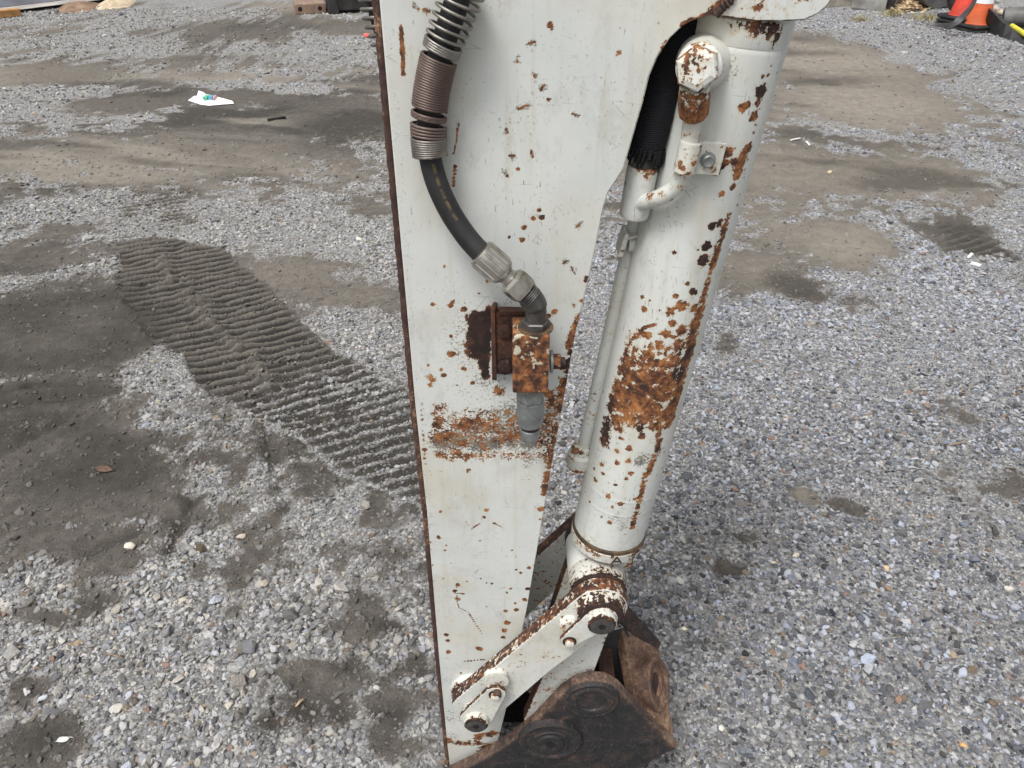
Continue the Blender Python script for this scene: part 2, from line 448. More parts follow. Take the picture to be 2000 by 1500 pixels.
# ------------------------------------------------------------------ the ground
BLOB = []
def mud(px, py, rx, ry, a, tan=0.0, slope=0.0):
    """a muddy patch, read off at a ground point, with its extent along x and y"""
    c = G(px, py); ex = (G(px + rx, py)[0] - c[0]); ey = abs(G(px, py - ry)[1] - c[1])
    BLOB.append((c[0], c[1], ex, ey, a, tan, slope))
for b in [(120, 640, 260, 95, 1.25, 0.10), (60, 930, 290, 130, 1.3, 0.05), (70, 780, 250, 50, .9, .05), (150, 1060, 170, 50, .8), (330, 1000, 70, 70, .7), (60, 500, 160, 40, .8, .15), (500, 600, 120, 30, .7, .3), (190, 640, 190, 75, 1.0, 0.10), (60, 690, 170, 45, .8, .1), (110, 960, 230, 95, 1.1, 0.05), (300, 860, 120, 40, .7, .05), (60, 830, 120, 40, .9, .05), (40, 590, 80, 40, .5),
          (330, 900, 110, 40, .6), (100, 140, 170, 30, .9, .3), (260, 200, 130, 30, .9, .25), (480, 62, 190, 30, .7, .2), (660, 245, 110, 36, .9, .2), (380, 120, 250, 25, .5, .4), (100, 250, 150, 20, .4, .3),
          (230, 1090, 90, 25, .7), (200, 1160, 70, 30, .7), (80, 1200, 110, 30, .5), (640, 1330, 110, 45, .7), (740, 1390, 100, 50, .8), (700, 1450, 100, 40, .6), (470, 1110, 70, 25, .8), (420, 1030, 60, 30, .5), (620, 1100, 60, 20, .4),
          (560, 535, 150, 42, .9, .35), (690, 575, 120, 40, .8, .3), (60, 1430, 110, 60, .8), (30, 1340, 70, 40, .5), (760, 1180, 60, 30, .5), (800, 1290, 60, 40, .5), (780, 1040, 70, 60, .5),
          (1560, 560, 75, 38, 1.0, .25), (1880, 455, 95, 45, .9, .05), (1750, 300, 170, 35, .6, .2), (1580, 265, 110, 25, .6, .1), (1500, 430, 150, 70, .6, .8), (1700, 470, 120, 40, .5, .5), (1620, 130, 170, 70, 1.1, .9), (1700, 200, 220, 50, 1.0, .9), (1550, 330, 190, 60, 1.0, .9), (1780, 340, 180, 55, .9, .8), (1480, 530, 140, 45, .9, .8), (1640, 470, 140, 50, .9, .8), (1300, 560, 110, 40, .5, .5), (1300, 330, 150, 80, .8, .6),
          (1670, 1005, 60, 18, .6), (1440, 1050, 100, 40, .45), (1420, 1110, 60, 30, .5), (1570, 985, 30, 25, .9, .6), (1830, 920, 50, 18, .5, .3), (1700, 590, 120, 25, .4, .2),
          (850, 150, 300, 80, .5, .4), (620, 330, 120, 30, .4, .5), (250, 480, 160, 30, .4), (80, 460, 110, 40, .6, .3), (470, 350, 150, 20, .4, .3), (1250, 250, 250, 90, .5, .4), (1250, 480, 120, 60, .4, .2)]:
    mud(*b)
TRK = np.array([G(*p)[:2] for p in [(222, 468), (300, 462), (430, 478), (520, 570), (620, 650), (720, 720), (840, 790), (840, 1000), (720, 930), (600, 865), (520, 825), (430, 772), (370, 722), (290, 648), (242, 590), (226, 520)]])
TRK2 = np.array([G(*p)[:2] for p in [(590, 235), (680, 215), (780, 230), (790, 300), (700, 305), (630, 285)]])
TRK3 = np.array([G(*p)[:2] for p in [(235, 372), (370, 360), (385, 440), (350, 460), (225, 462)]])
TRK4 = np.array([G(*p)[:2] for p in [(1790, 410), (1900, 440), (2020, 500), (2060, 560), (1960, 540), (1850, 480)]])
E1 = np.array([0.905, 0.425]); E2 = np.array([0.425, -0.905])
def in_poly(x, y, P, soft):
    """signed-distance based soft mask of a polygon"""
    best = np.full(x.shape, 1e9); inside = np.zeros(x.shape, bool)
    n = len(P)
    for i in range(n):
        a, b = P[i], P[(i + 1) % n]
        dx, dy = b - a
        t = np.clip(((x - a[0]) * dx + (y - a[1]) * dy) / (dx * dx + dy * dy), 0, 1)
        best = np.minimum(best, np.hypot(x - a[0] - t * dx, y - a[1] - t * dy))
        c = ((a[1] > y) != (b[1] > y)) & (x < (b[0] - a[0]) * (y - a[1]) / (b[1] - a[1] + 1e-12) + a[0])
        inside ^= c
    return sstep(-soft, soft, np.where(inside, best, -best)), np.where(inside, best, -best)
def seg_dist(x, y, a, b):
    dx, dy = b[0] - a[0], b[1] - a[1]
    t = np.clip(((x - a[0]) * dx + (y - a[1]) * dy) / (dx * dx + dy * dy), 0, 1)
    return np.hypot(x - a[0] - t * dx, y - a[1] - t * dy)
def ground(x, y):
    """height, mud amount, dust amount, damp and coupler-shade darkening at ground points"""
    x = np.asarray(x, float); y = np.asarray(y, float)
    wx = x + 0.16 * (fbm(x * 3, y * 3, 4, 5) - 0.5); wy = y + 0.16 * (fbm(x * 3, y * 3, 4, 9) - 0.5)
    m = np.zeros(x.shape); tn = np.zeros(x.shape); dkm = np.zeros(x.shape)
    for cx, cy, ex, ey, a, t, s in BLOB:
        sel = (np.abs(x - cx) < 2.4 * ex + .2) & (np.abs(y - cy) < 2.4 * ey + .2)
        if not sel.any(): continue
        e = 1.25 * a * np.exp(-(((wx[sel] - cx) / ex) ** 2 + ((wy[sel] - cy) / ey) ** 2) ** 1.1)
        m[sel] = np.maximum(m[sel], e); tn[sel] = np.maximum(tn[sel], e * t)
        if t < 0.3: dkm[sel] = np.maximum(dkm[sel], e)
    # wheel lanes of packed dust and mud across the far yard, running to the right as they come nearer
    far = sstep(2.7, 5.2, y + 1.2 * (fbm(x * 1.1, y * 1.1, 3, 19) - 0.5)) * sstep(3.9, 2.7, x + 0.8 * (fbm(x, y, 3, 18) - 0.5)) * (1 - 0.55 * sstep(-2.0, -3.6, x + 0.1 * (y - 8)) * sstep(6.8, 8.2, y))
    lane = fbm(x * 0.55 + 3, y * 1.7 + 0.35 * x, 4, 21)
    lane = 0.75 * lane + 0.25 * fbm(x * 2.2, y * 6 + x, 4, 23)
    m = np.maximum(m, far * sstep(0.34, 0.64, lane) * 0.95)
    dkm = np.maximum(dkm, far * sstep(0.44, 0.62, fbm(x * 0.7 + 1, y * 2.6 + 0.45 * x, 4, 27)))
    dust = sstep(0.38, 0.64, fbm(x * 0.8 + 7, y * 2.3 + 0.5 * x, 4, 33))
    tn = np.maximum(tn, far * (0.30 + 0.65 * dust) * (1 - np.clip(dkm, 0, .8)))
    thin = sstep(0.47, 0.62, fbm(x * 1.9 + 2, y * 1.9, 4, 37)) * sstep(0.25, -0.3, x) * sstep(2.8, 2.0, y)   # mud showing through thin gravel
    m = np.maximum(m, 0.62 * thin); dkm = np.maximum(dkm, 0.7 * thin)
    thin2 = sstep(0.50, 0.66, fbm(x * 1.5 + 9, y * 1.9, 4, 39)) * sstep(0.0, 0.4, x) * sstep(4.2, 2.6, y)
    m = np.maximum(m, 0.40 * thin2); dkm = np.maximum(dkm, 0.7 * thin2)
    patch = fbm(x * 5, y * 5, 4, 41); fine = fbm(x * 17, y * 17, 4, 43)
    mm = m + 0.8 * (patch - 0.5) + 1.0 * (fine - 0.5)
    mudv = sstep(0.10, 0.92, mm) * 0.98
    h = 0.045 * (fbm(x * 0.55, y * 0.55, 3, 51) - 0.5) + 0.018 * (fbm(x * 4, y * 4, 3, 55) - 0.5)
    near = np.exp(-((x / 0.5) ** 2 + ((y - 1.0) / 0.5) ** 2))
    h = h * (1 - 0.6 * near)
    h = h + 0.009 * (fbm(x * 22, y * 22, 4, 61) - 0.5)
    # the fresh track print: grouser bars pressed into wet mud
    px_ = x + 0.09 * (fbm(x * 7, y * 7, 4, 171) - 0.5); py_ = y + 0.09 * (fbm(x * 7, y * 7, 4, 172) - 0.5)
    soft, sd = in_poly(px_, py_, TRK, 0.05)
    v = x * E2[0] + y * E2[1]
    vv = v + 0.016 * (fbm(x * 2.5, y * 2.5, 2, 71) - 0.5) + 0.006 * (fbm(x * 22, y * 22, 2, 72) - 0.5)
    ph = np.cos(2 * math.pi * vv / 0.0535)
    c1 = G(500, 735)[:2]
    clean = sstep(0.45, -0.25, (x - c1[0]) * 0.687 - (y - c1[1]) * 0.727)      # crisp bars to the upper left, broken by stones to the lower right
    brk = fbm(x * 13, y * 13, 3, 73)
    bar = np.clip(ph * 1.7 - 0.70, 0, 1) * np.clip(0.25 + 1.3 * brk - 0.35 * (1 - clean) * sstep(0.45, 0.6, fbm(x * 5, y * 5, 2, 78)), 0, 1.3)
    dry = np.clip(bar * 2.0, 0, 1)
    h = h + soft * (-0.011 + 0.018 * bar) + soft * (1 - clean) * 0.012 * (fbm(x * 30, y * 30, 3, 79) - 0.4)
    la, lb = G(312, 505)[:2], G(520, 750)[:2]
    cl = np.exp(-(seg_dist(x, y, la, lb) / 0.05) ** 2) * soft
    clod = np.clip(fbm(x * 22, y * 22, 3, 75) * 2.8 - 1.1, 0, 1.2)
    h = h + cl * 0.026 * clod
    edge = np.exp(-((sd + 0.02) / 0.022) ** 2) * clean * sstep(0.42, 0.62, fbm(x * 15, y * 15, 3, 74)) * sstep(-0.9, -1.3, x + 0.6 * (y - 2.6))
    h = h + 0.022 * edge
    mudv = np.where(soft > 0.3, mudv * (0.35 + 0.65 * clean), mudv)
    tmud = 0.97 - (1 - clean) * (0.30 + 0.55 * dry)
    mudv = np.maximum(mudv, sstep(0.1, 0.9, soft) * tmud)
    wet_shade = soft * (0.80 + 0.20 * clean) * (1 - 0.80 * dry) * (1 - 0.6 * np.clip(cl * clod, 0, 1))
    wet_shade = np.maximum(wet_shade, 0.5 * edge)
    tn = np.where(soft > 0.4, soft * clean * 0.40 * np.maximum(dry, np.clip(cl * clod, 0, 1)), tn)
    for P, amp in ((TRK2, 0.7), (TRK3, 0.8), (TRK4, 0.9)):
        s2, _ = in_poly(px_, py_, P, 0.14)
        b2 = np.clip(ph * 1.4 - .3, 0, 1) * (0.3 + fbm(x * 9, y * 9, 3, 77))
        h = h + s2 * amp * (-0.008 + 0.013 * b2)
        mudv = np.maximum(mudv, s2 * 0.95 * np.clip(0.25 + 1.5 * (patch - 0.35) - 0.3 * b2, 0, 1)); wet_shade = np.maximum(wet_shade, s2 * 0.75 * (1 - 0.8 * np.clip(b2 * 1.5, 0, 1)))
    for a, b in (((60, 752), (350, 726)), ((-40, 792), (235, 757)), ((560, 990), (520, 845)), ((0, 880), (160, 800)), ((330, 1010), (60, 1120)), ((380, 960), (330, 1090))):
        d = seg_dist(x, y, G(*a)[:2], G(*b)[:2]) + 0.03 * (fbm(x * 14, y * 14, 3, 81) - 0.5)
        h = h - 0.016 * np.exp(-(d / 0.022) ** 2) + 0.010 * np.exp(-((d - 0.05) / 0.03) ** 2)
        wet_shade = np.maximum(wet_shade, 0.6 * np.exp(-(d / 0.025) ** 2))
    for (px, py, r) in ((700, 1280, .05), (590, 1390, .07), (540, 1415, .04), (1680, 1005, .06), (1340, 1060, .05), (1415, 1100, .05), (1745, 1008, .04), (810, 1300, .05), (800, 1180, .04), (640, 1390, .06), (1440, 1040, .06), (1390, 1120, .05), (740, 1420, .06), (1010, 1400, .12), (1190, 1400, .14)):  # last two paint the coupler's contact shade as dark, damp ground
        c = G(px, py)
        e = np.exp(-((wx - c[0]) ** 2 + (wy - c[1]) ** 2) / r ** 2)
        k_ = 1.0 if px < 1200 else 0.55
        h = h - 0.022 * e; wet_shade = np.maximum(wet_shade, 0.7 * k_ * e); mudv = np.maximum(mudv, 0.75 * k_ * e)
    wet_shade = np.maximum(wet_shade, (0.30 + 0.42 * sstep(0.40, 0.60, fbm(x * 1.7 + 4, y * 2.6, 4, 91))) * mudv * np.clip(dkm, 0, 1))
    return h, np.clip(mudv, 0, 1), np.clip(tn, 0, 1), np.clip(wet_shade, 0, 1)

def axis_lines(dense, mid, far, d1, d2, lim):
    L = list(np.arange(mid[0], dense[0], d2)) + list(np.arange(dense[0], dense[1], d1)) + list(np.arange(dense[1], mid[1], d2))
    s, c = d2, mid[1]
    while c < lim:
        L.append(c); s = min(s * 1.10, 12); c += s
    s, c = d2, mid[0]
    pre = []
    while c > -lim:
        s = min(s * 1.10, 12); c -= s; pre.append(c)
    return np.array(pre[::-1] + L + [lim])
gx = axis_lines((-2.1, -0.25), (-2.9, 2.9), 0, 0.0085, 0.016, 260)
gy = axis_lines((1.75, 3.75), (0.35, 6.0), 0, 0.0085, 0.016, 260)
XX, YY = np.meshgrid(gx, gy)
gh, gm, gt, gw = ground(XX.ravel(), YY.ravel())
nx, ny = len(gx), len(gy)
gme = bpy.data.meshes.new("ground")
gv = np.stack([XX.ravel(), YY.ravel(), gh], 1).astype(np.float32)
ii = (np.arange(ny - 1)[:, None] * nx + np.arange(nx - 1)[None, :]).ravel()
gf = np.stack([ii, ii + 1, ii + nx + 1, ii + nx], 1).astype(np.int32)
gme.vertices.add(len(gv)); gme.vertices.foreach_set("co", gv.ravel())
gme.loops.add(gf.size); gme.loops.foreach_set("vertex_index", gf.ravel())
gme.polygons.add(len(gf)); gme.polygons.foreach_set("loop_start", np.arange(0, gf.size, 4, dtype=np.int32))
gme.polygons.foreach_set("use_smooth", np.ones(len(gf), bool))
gme.update(calc_edges=True); gme.validate()
for k, vals in (("mud", gm), ("tan", gt), ("wet_shade", gw)):
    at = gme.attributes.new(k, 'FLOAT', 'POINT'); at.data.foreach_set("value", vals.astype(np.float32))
def mat_ground():
    m, nt, b = new_mat("gravel_yard"); q = N(nt)
    md, tn, wt_ = q.attr("mud"), q.attr("tan"), q.attr("wet_shade")
    # small stones too far off, or too fine, to be built one by one
    cell = q.voronoi(110, 'F1', out="Color")
    sep = nt.nodes.new("ShaderNodeSeparateColor"); q.lk(cell, sep.inputs[0])
    dist = q.voronoi(110, 'F1')
    st = q.ramp(sep.outputs[0], [(0.0, (0.10, 0.103, 0.108)), (0.35, (0.235, 0.237, 0.240)), (0.7, (0.36, 0.36, 0.353)), (0.93, (0.47, 0.46, 0.44)), (1.0, (0.62, 0.61, 0.58))])
    st = q.mix(q.step(dist, 0.40, 0.80, 0, 0.6), st, (0.085, 0.082, 0.078))  # gaps between the cells darkened: painted shade between stones
    fine = q.noise(380, 3, 0.7)
    st = q.mix(0.40, st, q.ramp(fine, [(0.3, (0.08, 0.08, 0.08)), (0.7, (0.38, 0.375, 0.365))]))
    mc = q.ramp(q.math('ADD', q.math('MULTIPLY', q.noise(26, 7, 0.68), 0.6), q.math('MULTIPLY', q.noise(240, 4, 0.7), 0.4)),
                [(0.30, (0.048, 0.042, 0.036)), (0.48, (0.095, 0.085, 0.074)), (0.60, (0.15, 0.136, 0.118)), (0.75, (0.28, 0.255, 0.22))])
    tc = q.ramp(q.math('ADD', q.math('MULTIPLY', q.noise(14, 6, 0.65), 0.6), q.math('MULTIPLY', q.noise(190, 4, 0.7), 0.4)), [(0.32, (0.15, 0.138, 0.122)), (0.6, (0.27, 0.240, 0.198)), (0.8, (0.40, 0.362, 0.308))])
    mc = q.mix(tn, mc, tc)
    mk_ = q.step(q.math('ADD', md, q.math('MULTIPLY', q.math('SUBTRACT', q.noise(60, 5, 0.65), 0.5), 0.9)), 0.30, 0.62)
    grit = q.math('MULTIPLY', q.step(q.noise(330, 2, 0.6), 0.58, 0.68), q.step(q.noise(45, 4, 0.7), 0.40, 0.60, 0, 0.75))
    mc = q.mix(grit, mc, (0.27, 0.26, 0.245))
    pits = q.step(q.noise(200, 3, 0.6, vec=q.mapping(loc=(9, 4, 2))), 0.34, 0.42, 0.6, 0)
    mc = q.mix(pits, mc, (0.028, 0.025, 0.022))
    c = q.mix(mk_, st, mc)
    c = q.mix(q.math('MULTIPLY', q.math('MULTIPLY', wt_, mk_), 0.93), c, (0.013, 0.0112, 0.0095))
    q.lk(c, b.inputs["Base Color"])
    q.lk(q.math('SUBTRACT', 0.92, q.math('MULTIPLY', wt_, 0.22)), b.inputs["Roughness"])
    b.inputs["Specular IOR Level"].default_value = 0.3
    hs = q.math('MULTIPLY', q.math('SUBTRACT', 1.0, dist), q.math('SUBTRACT', 1.0, mk_))
    nb = q.bump(hs, 0.7, 0.008)
    nb = q.bump(q.noise(120, 6, 0.7), 0.75, 0.006, nb)
    q.lk(nb, b.inputs["Normal"])
    return m
M['ground'] = mat_ground()
gme.materials.append(M['ground'])
gob = bpy.data.objects.new("ground", gme)
COL.objects.link(gob)
tag(gob, kind="structure", label="grey gravel yard with dark mud patches and track prints")

# ------------------------------------------------------------------ gravel: loose stones scattered over the near ground
def rock_mesh(name, seed, npts=16, flat=0.7, round_=0):
    r = random.Random(seed)
    bm = bmesh.new()
    for k in range(npts):
        while True:
            p = Vector((r.gauss(0, 1), r.gauss(0, 1), r.gauss(0, 1)))
            if p.length > 0.2: break
        p.normalize(); p *= r.uniform(0.82, 1.0)
        bm.verts.new((p.x, p.y * r.uniform(0.75, 0.95), p.z * flat))
    bmesh.ops.convex_hull(bm, input=bm.verts[:])
    bmesh.ops.delete(bm, geom=[v for v in bm.verts if not v.link_faces], context='VERTS')
    if round_:
        bmesh.ops.bevel(bm, geom=bm.edges[:], offset=0.10, segments=round_, affect='EDGES', profile=0.5)
    me = bpy.data.meshes.new(name)
    bm.to_mesh(me); bm.free()
    return me
def mat_stone(name, kind):
    m, nt, b = new_mat(name); q = N(nt)
    col = q.attr("col", "Color", kind)
    n = q.noise(2.2, 6, 0.7)
    c = q.mix(q.step(n, 0.3, 0.72, 0, 0.55), col, q.mix(1.0, col, (0.55, 0.54, 0.53), 'MULTIPLY'))
    q.lk(c, b.inputs["Base Color"])
    b.inputs["Roughness"].default_value = 0.85
    b.inputs["Specular IOR Level"].default_value = 0.3
    q.lk(q.bump(q.noise(5, 5, 0.7), 0.5, 0.08), b.inputs["Normal"])
    return m
M['gravel'] = mat_stone("gravel_stone", 'INSTANCER')
NPROTO = 14

def stone_points():
    P = []
    def zone(y0, y1, dens, smin, smed, smax, zlift):
        xm = lambda y: 0.68 * math.hypot(y, CAM_H) * 1.02 + 0.45
        xw = xm(y1)
        n = int(dens * 2 * xw * (y1 - y0))
        x = rng.uniform(-xw, xw, n); y = rng.uniform(y0, y1, n)
        keep = np.abs(x) < 0.68 * np.hypot(y, CAM_H) * 1.02 + 0.45
        x, y = x[keep], y[keep]
        s = np.clip(smed * np.exp(rng.normal(0, 0.50, len(x))), smin, smax)
        P.append((x, y, s))
    zone(0.55, 2.1, 20000, 0.0024, 0.0043, 0.013, 0)
    zone(2.1, 3.4, 14000, 0.0028, 0.0045, 0.012, 0)
    zone(3.4, 5.5, 5600, 0.0038, 0.0056, 0.013, 0)
    zone(5.5, 10.5, 1100, 0.005, 0.0080, 0.017, 0)
    x = np.concatenate([p[0] for p in P]); y = np.concatenate([p[1] for p in P]); s = np.concatenate([p[2] for p in P])
    big = rng.random(len(x)) < 0.012
    s = np.where(big, s * rng.uniform(1.5, 2.3, len(x)), s) * (0.72 + 0.65 * fbm(x * 2.4, y * 2.4, 3, 131))
    h, m, t, w = ground(x, y)
    acc = rng.random(len(x)) < np.clip(1.0 - 0.90 * m ** 0.9, 0.10, 1) * np.where((y > 3.4) & (m > 0.6), 0.5, 1.0)
    x, y, s, h, m, t, w = (a[acc] for a in (x, y, s, h, m, t, w))
    n = len(x)
    z = h + s * rng.uniform(-0.15, 0.55, n) * (1 - 0.7 * m)
    # colour: blue greys, some white, buff and pink ones, dusted with mud where the mud is
    val = np.clip(np.exp(rng.normal(math.log(0.285), 0.60, n)), 0.05, 0.74)
    region = fbm(x * 0.8, y * 0.8, 3, 121)
    val = val * (1.05 + 0.5 * (region - 0.5)) * (1.0 + 0.30 * sstep(0.1, -0.5, x) * sstep(2.6, 1.6, y) - 0.20 * sstep(-0.1, 0.5, x) * sstep(2.6, 1.5, y) + 0.32 * sstep(1.7, 3.0, y))
    wht = rng.random(n) < 0.045
    val = np.where(wht, rng.uniform(0.45, 0.68, n), np.minimum(val, 0.6))
    tint = rng.normal(0, 1, n)
    warm = 0.45 - 1.2 * sstep(-0.6, 0.9, x) + 0.75 * tint
    cr = val * (1 + 0.055 * warm); cg = val * (1 + 0.012 * warm); cb = val * (1.03 - 0.075 * warm)
    buff = rng.random(n) < 0.022
    cr = np.where(buff, 0.36 * (0.6 + 0.7 * rng.random(n)), cr); cg = np.where(buff, cr * 0.78, cg); cb = np.where(buff, cr * 0.56, cb)
    pink = rng.random(n) < 0.012
    cr = np.where(pink, 0.36, cr); cg = np.where(pink, 0.24, cg); cb = np.where(pink, 0.19, cb)
    dm = np.clip(m * (0.85 + 0.3 * rng.random(n)) , 0, 0.92)
    ms = 0.7 + 0.7 * rng.random(n)
    mcol = 0.155 * (1 - 0.62 * w)
    cr = cr * (1 - dm) + mcol * ms * dm; cg = cg * (1 - dm) + 0.905 * mcol * ms * dm; cb = cb * (1 - dm) + 0.79 * mcol * ms * dm
    tt = np.clip(t * 0.9, 0, 0.85) * np.clip(m * 1.3, 0, 1) * (0.6 + 0.4 * rng.random(n))
    cr = cr * (1 - tt) + 0.35 * tt; cg = cg * (1 - tt) + 0.325 * tt; cb = cb * (1 - tt) + 0.288 * tt
    cols = np.clip(np.stack([cr, cg, cb, np.ones(n)], 1), 0.01, 0.75)
    return np.stack([x, y, z], 1), s, cols
gp, gs, gc = stone_points()
print("gravel stones:", len(gp))
# one mesh holds the scatter points (kind -1) and, far below, the fourteen stone shapes they pick from (kind 0..13)
nP = len(gp)
PV, PF, PK = [], [], []
nv = nP
for k in range(NPROTO):
    me = rock_mesh("gravel_shape", 100 + k, 13 + k % 6, 0.5 + 0.035 * k, 0)
    PV.append(np.array([v.co[:] for v in me.vertices])); PK += [k] * len(me.vertices)
    PF += [tuple(nv + i for i in p.vertices) for p in me.polygons]
    nv += len(me.vertices)
    bpy.data.meshes.remove(me)
pme = bpy.data.meshes.new("gravel")
pme.from_pydata(np.concatenate([gp] + PV).tolist(), [], PF)
pme.materials.append(M['gravel'])
pad = nv - nP
scl = gs[:, None] * np.stack([rng.uniform(0.85, 1.35, nP), rng.uniform(0.75, 1.1, nP), rng.uniform(0.65, 1.0, nP)], 1)
rot = np.stack([rng.normal(0, 0.35, nP), rng.normal(0, 0.35, nP), rng.uniform(0, 6.283, nP)], 1)
def put(name, typ, field, vals, fill):
    at = pme.attributes.new(name, typ, 'POINT')
    vals = np.concatenate([vals, np.full((pad,) + vals.shape[1:], fill)])
    at.data.foreach_set(field, vals.astype(np.int32 if typ == 'INT' else np.float32).ravel())
put("scl", 'FLOAT_VECTOR', "vector", scl, 1.0)
put("rot", 'FLOAT_VECTOR', "vector", rot, 0.0)
put("col", 'FLOAT_COLOR', "color", gc, 0.2)
put("idx", 'INT', "value", rng.integers(0, NPROTO, nP), 0)
at = pme.attributes.new("shape", 'INT', 'POINT'); at.data.foreach_set("value", np.concatenate([np.full(nP, -1), np.array(PK)]).astype(np.int32))
gravel = bpy.data.objects.new("gravel", pme)
COL.objects.link(gravel)
tag(gravel, "loose grey and white crushed stone covering the yard", "gravel", kind="stuff")
ng = bpy.data.node_groups.new("scatter_gravel", 'GeometryNodeTree')
ng.interface.new_socket("Geometry", in_out='INPUT', socket_type='NodeSocketGeometry')
ng.interface.new_socket("Geometry", in_out='OUTPUT', socket_type='NodeSocketGeometry')
gi, go = ng.nodes.new("NodeGroupInput"), ng.nodes.new("NodeGroupOutput")
def nattr(name, typ):
    n = ng.nodes.new("GeometryNodeInputNamedAttribute"); n.data_type = typ; n.inputs["Name"].default_value = name
    return n.outputs["Attribute"]
cmp_ = ng.nodes.new("FunctionNodeCompare"); cmp_.data_type = 'INT'; cmp_.operation = 'LESS_THAN'
ng.links.new(nattr("shape", 'INT'), cmp_.inputs[2]); cmp_.inputs[3].default_value = 0
sep_ = ng.nodes.new("GeometryNodeSeparateGeometry"); sep_.domain = 'POINT'
ng.links.new(gi.outputs[0], sep_.inputs[0]); ng.links.new(cmp_.outputs[0], sep_.inputs[1])
spl = ng.nodes.new("GeometryNodeSplitToInstances"); spl.domain = 'POINT'
ng.links.new(sep_.outputs[1], spl.inputs[0])
ng.links.new(nattr("shape", 'INT'), spl.inputs["Group ID"])
iop = ng.nodes.new("GeometryNodeInstanceOnPoints")
iop.inputs["Pick Instance"].default_value = True
ng.links.new(sep_.outputs[0], iop.inputs["Points"])
ng.links.new(spl.outputs[0], iop.inputs["Instance"])
ng.links.new(nattr("idx", 'INT'), iop.inputs["Instance Index"])
ng.links.new(nattr("rot", 'FLOAT_VECTOR'), iop.inputs["Rotation"])
ng.links.new(nattr("scl", 'FLOAT_VECTOR'), iop.inputs["Scale"])
ng.links.new(iop.outputs[0], go.inputs[0])
gmod = gravel.modifiers.new("scatter", 'NODES'); gmod.node_group = ng

GH2 = gh.reshape(ny, nx)
def gz(x, y):
    i = int(np.clip(np.searchsorted(gy, y) - 1, 0, ny - 2)); j = int(np.clip(np.searchsorted(gx, x) - 1, 0, nx - 2))
    t = min(1, max(0, (y - gy[i]) / (gy[i + 1] - gy[i]))); s = min(1, max(0, (x - gx[j]) / (gx[j + 1] - gx[j])))
    return float((GH2[i, j] * (1 - s) + GH2[i, j + 1] * s) * (1 - t) + (GH2[i + 1, j] * (1 - s) + GH2[i + 1, j + 1] * s) * t)
# ------------------------------------------------------------------ the excavator arm
D0, D1 = 0.850, 0.968                                # front and rear faces of the arm box
MID = 0.912                                          # plane of the bucket cylinder
ARM = empty("excavator_arm", (0.0, 0.905, 0.0), "upright white excavator arm with chipped rusty paint and bucket cylinder", "excavator arm")

def interp(pts, z):
    pts = sorted(pts, key=lambda p: p[1])
    return np.interp(z, [p[1] for p in pts], [p[0] for p in pts])
LEFT = [W(x, y, D0)[[0, 2]] for x, y in [(741, 0), (771, 340), (812, 800), (834, 1000), (858, 1290), (873, 1448), (879, 1500)]]
RIGHT = [W(x, y, D0)[[0, 2]] for x, y in [(950, 1500), (975, 1440), (992, 1370), (1008, 1290), (1030, 1185), (1053, 1050), (1078, 905), (1095, 812), (1108, 740), (1124, 650), (1150, 545), (1166, 470), (1178, 408), (1188, 376), (1205, 350), (1219, 328), (1236, 268), (1256, 200), (1268, 150), (1284, 112), (1308, 75), (1334, 50), (1360, 37), (1398, 27), (1412, 14), (1428, 0)]]
ztop = 2.15
LEFT.append(np.array([LEFT[0][0] + 0.01, ztop])); RIGHT.append(np.array([RIGHT[-1][0] + 0.02, ztop]))
zb = 0.085
def pl(px, py, r, a): return (W(px, py, D0), r, a)
def pline(pts, r, a, k=6):
    out = []
    for (x0, y0), (x1, y1) in zip(pts[:-1], pts[1:]):
        for j in range(k + 1):
            out.append(pl(x0 + (x1 - x0) * j / k, y0 + (y1 - y0) * j / k, r, a))
    return out
PX = 0.00055                                         # about a pixel of the plate, in metres
PS = []
DIRTQ = []
PS += pline([(783, 52), (784, 75), (786, 100), (788, 145)], .0034, .80, 8)
PS += pline([(895, 240), (892, 270), (886, 300)], .0019, .80, 8) + pline([(889, 325), (886, 362)], .0025, .82, 5)
PS += pline([(893, 462), (902, 478)], .004, .8, 3)
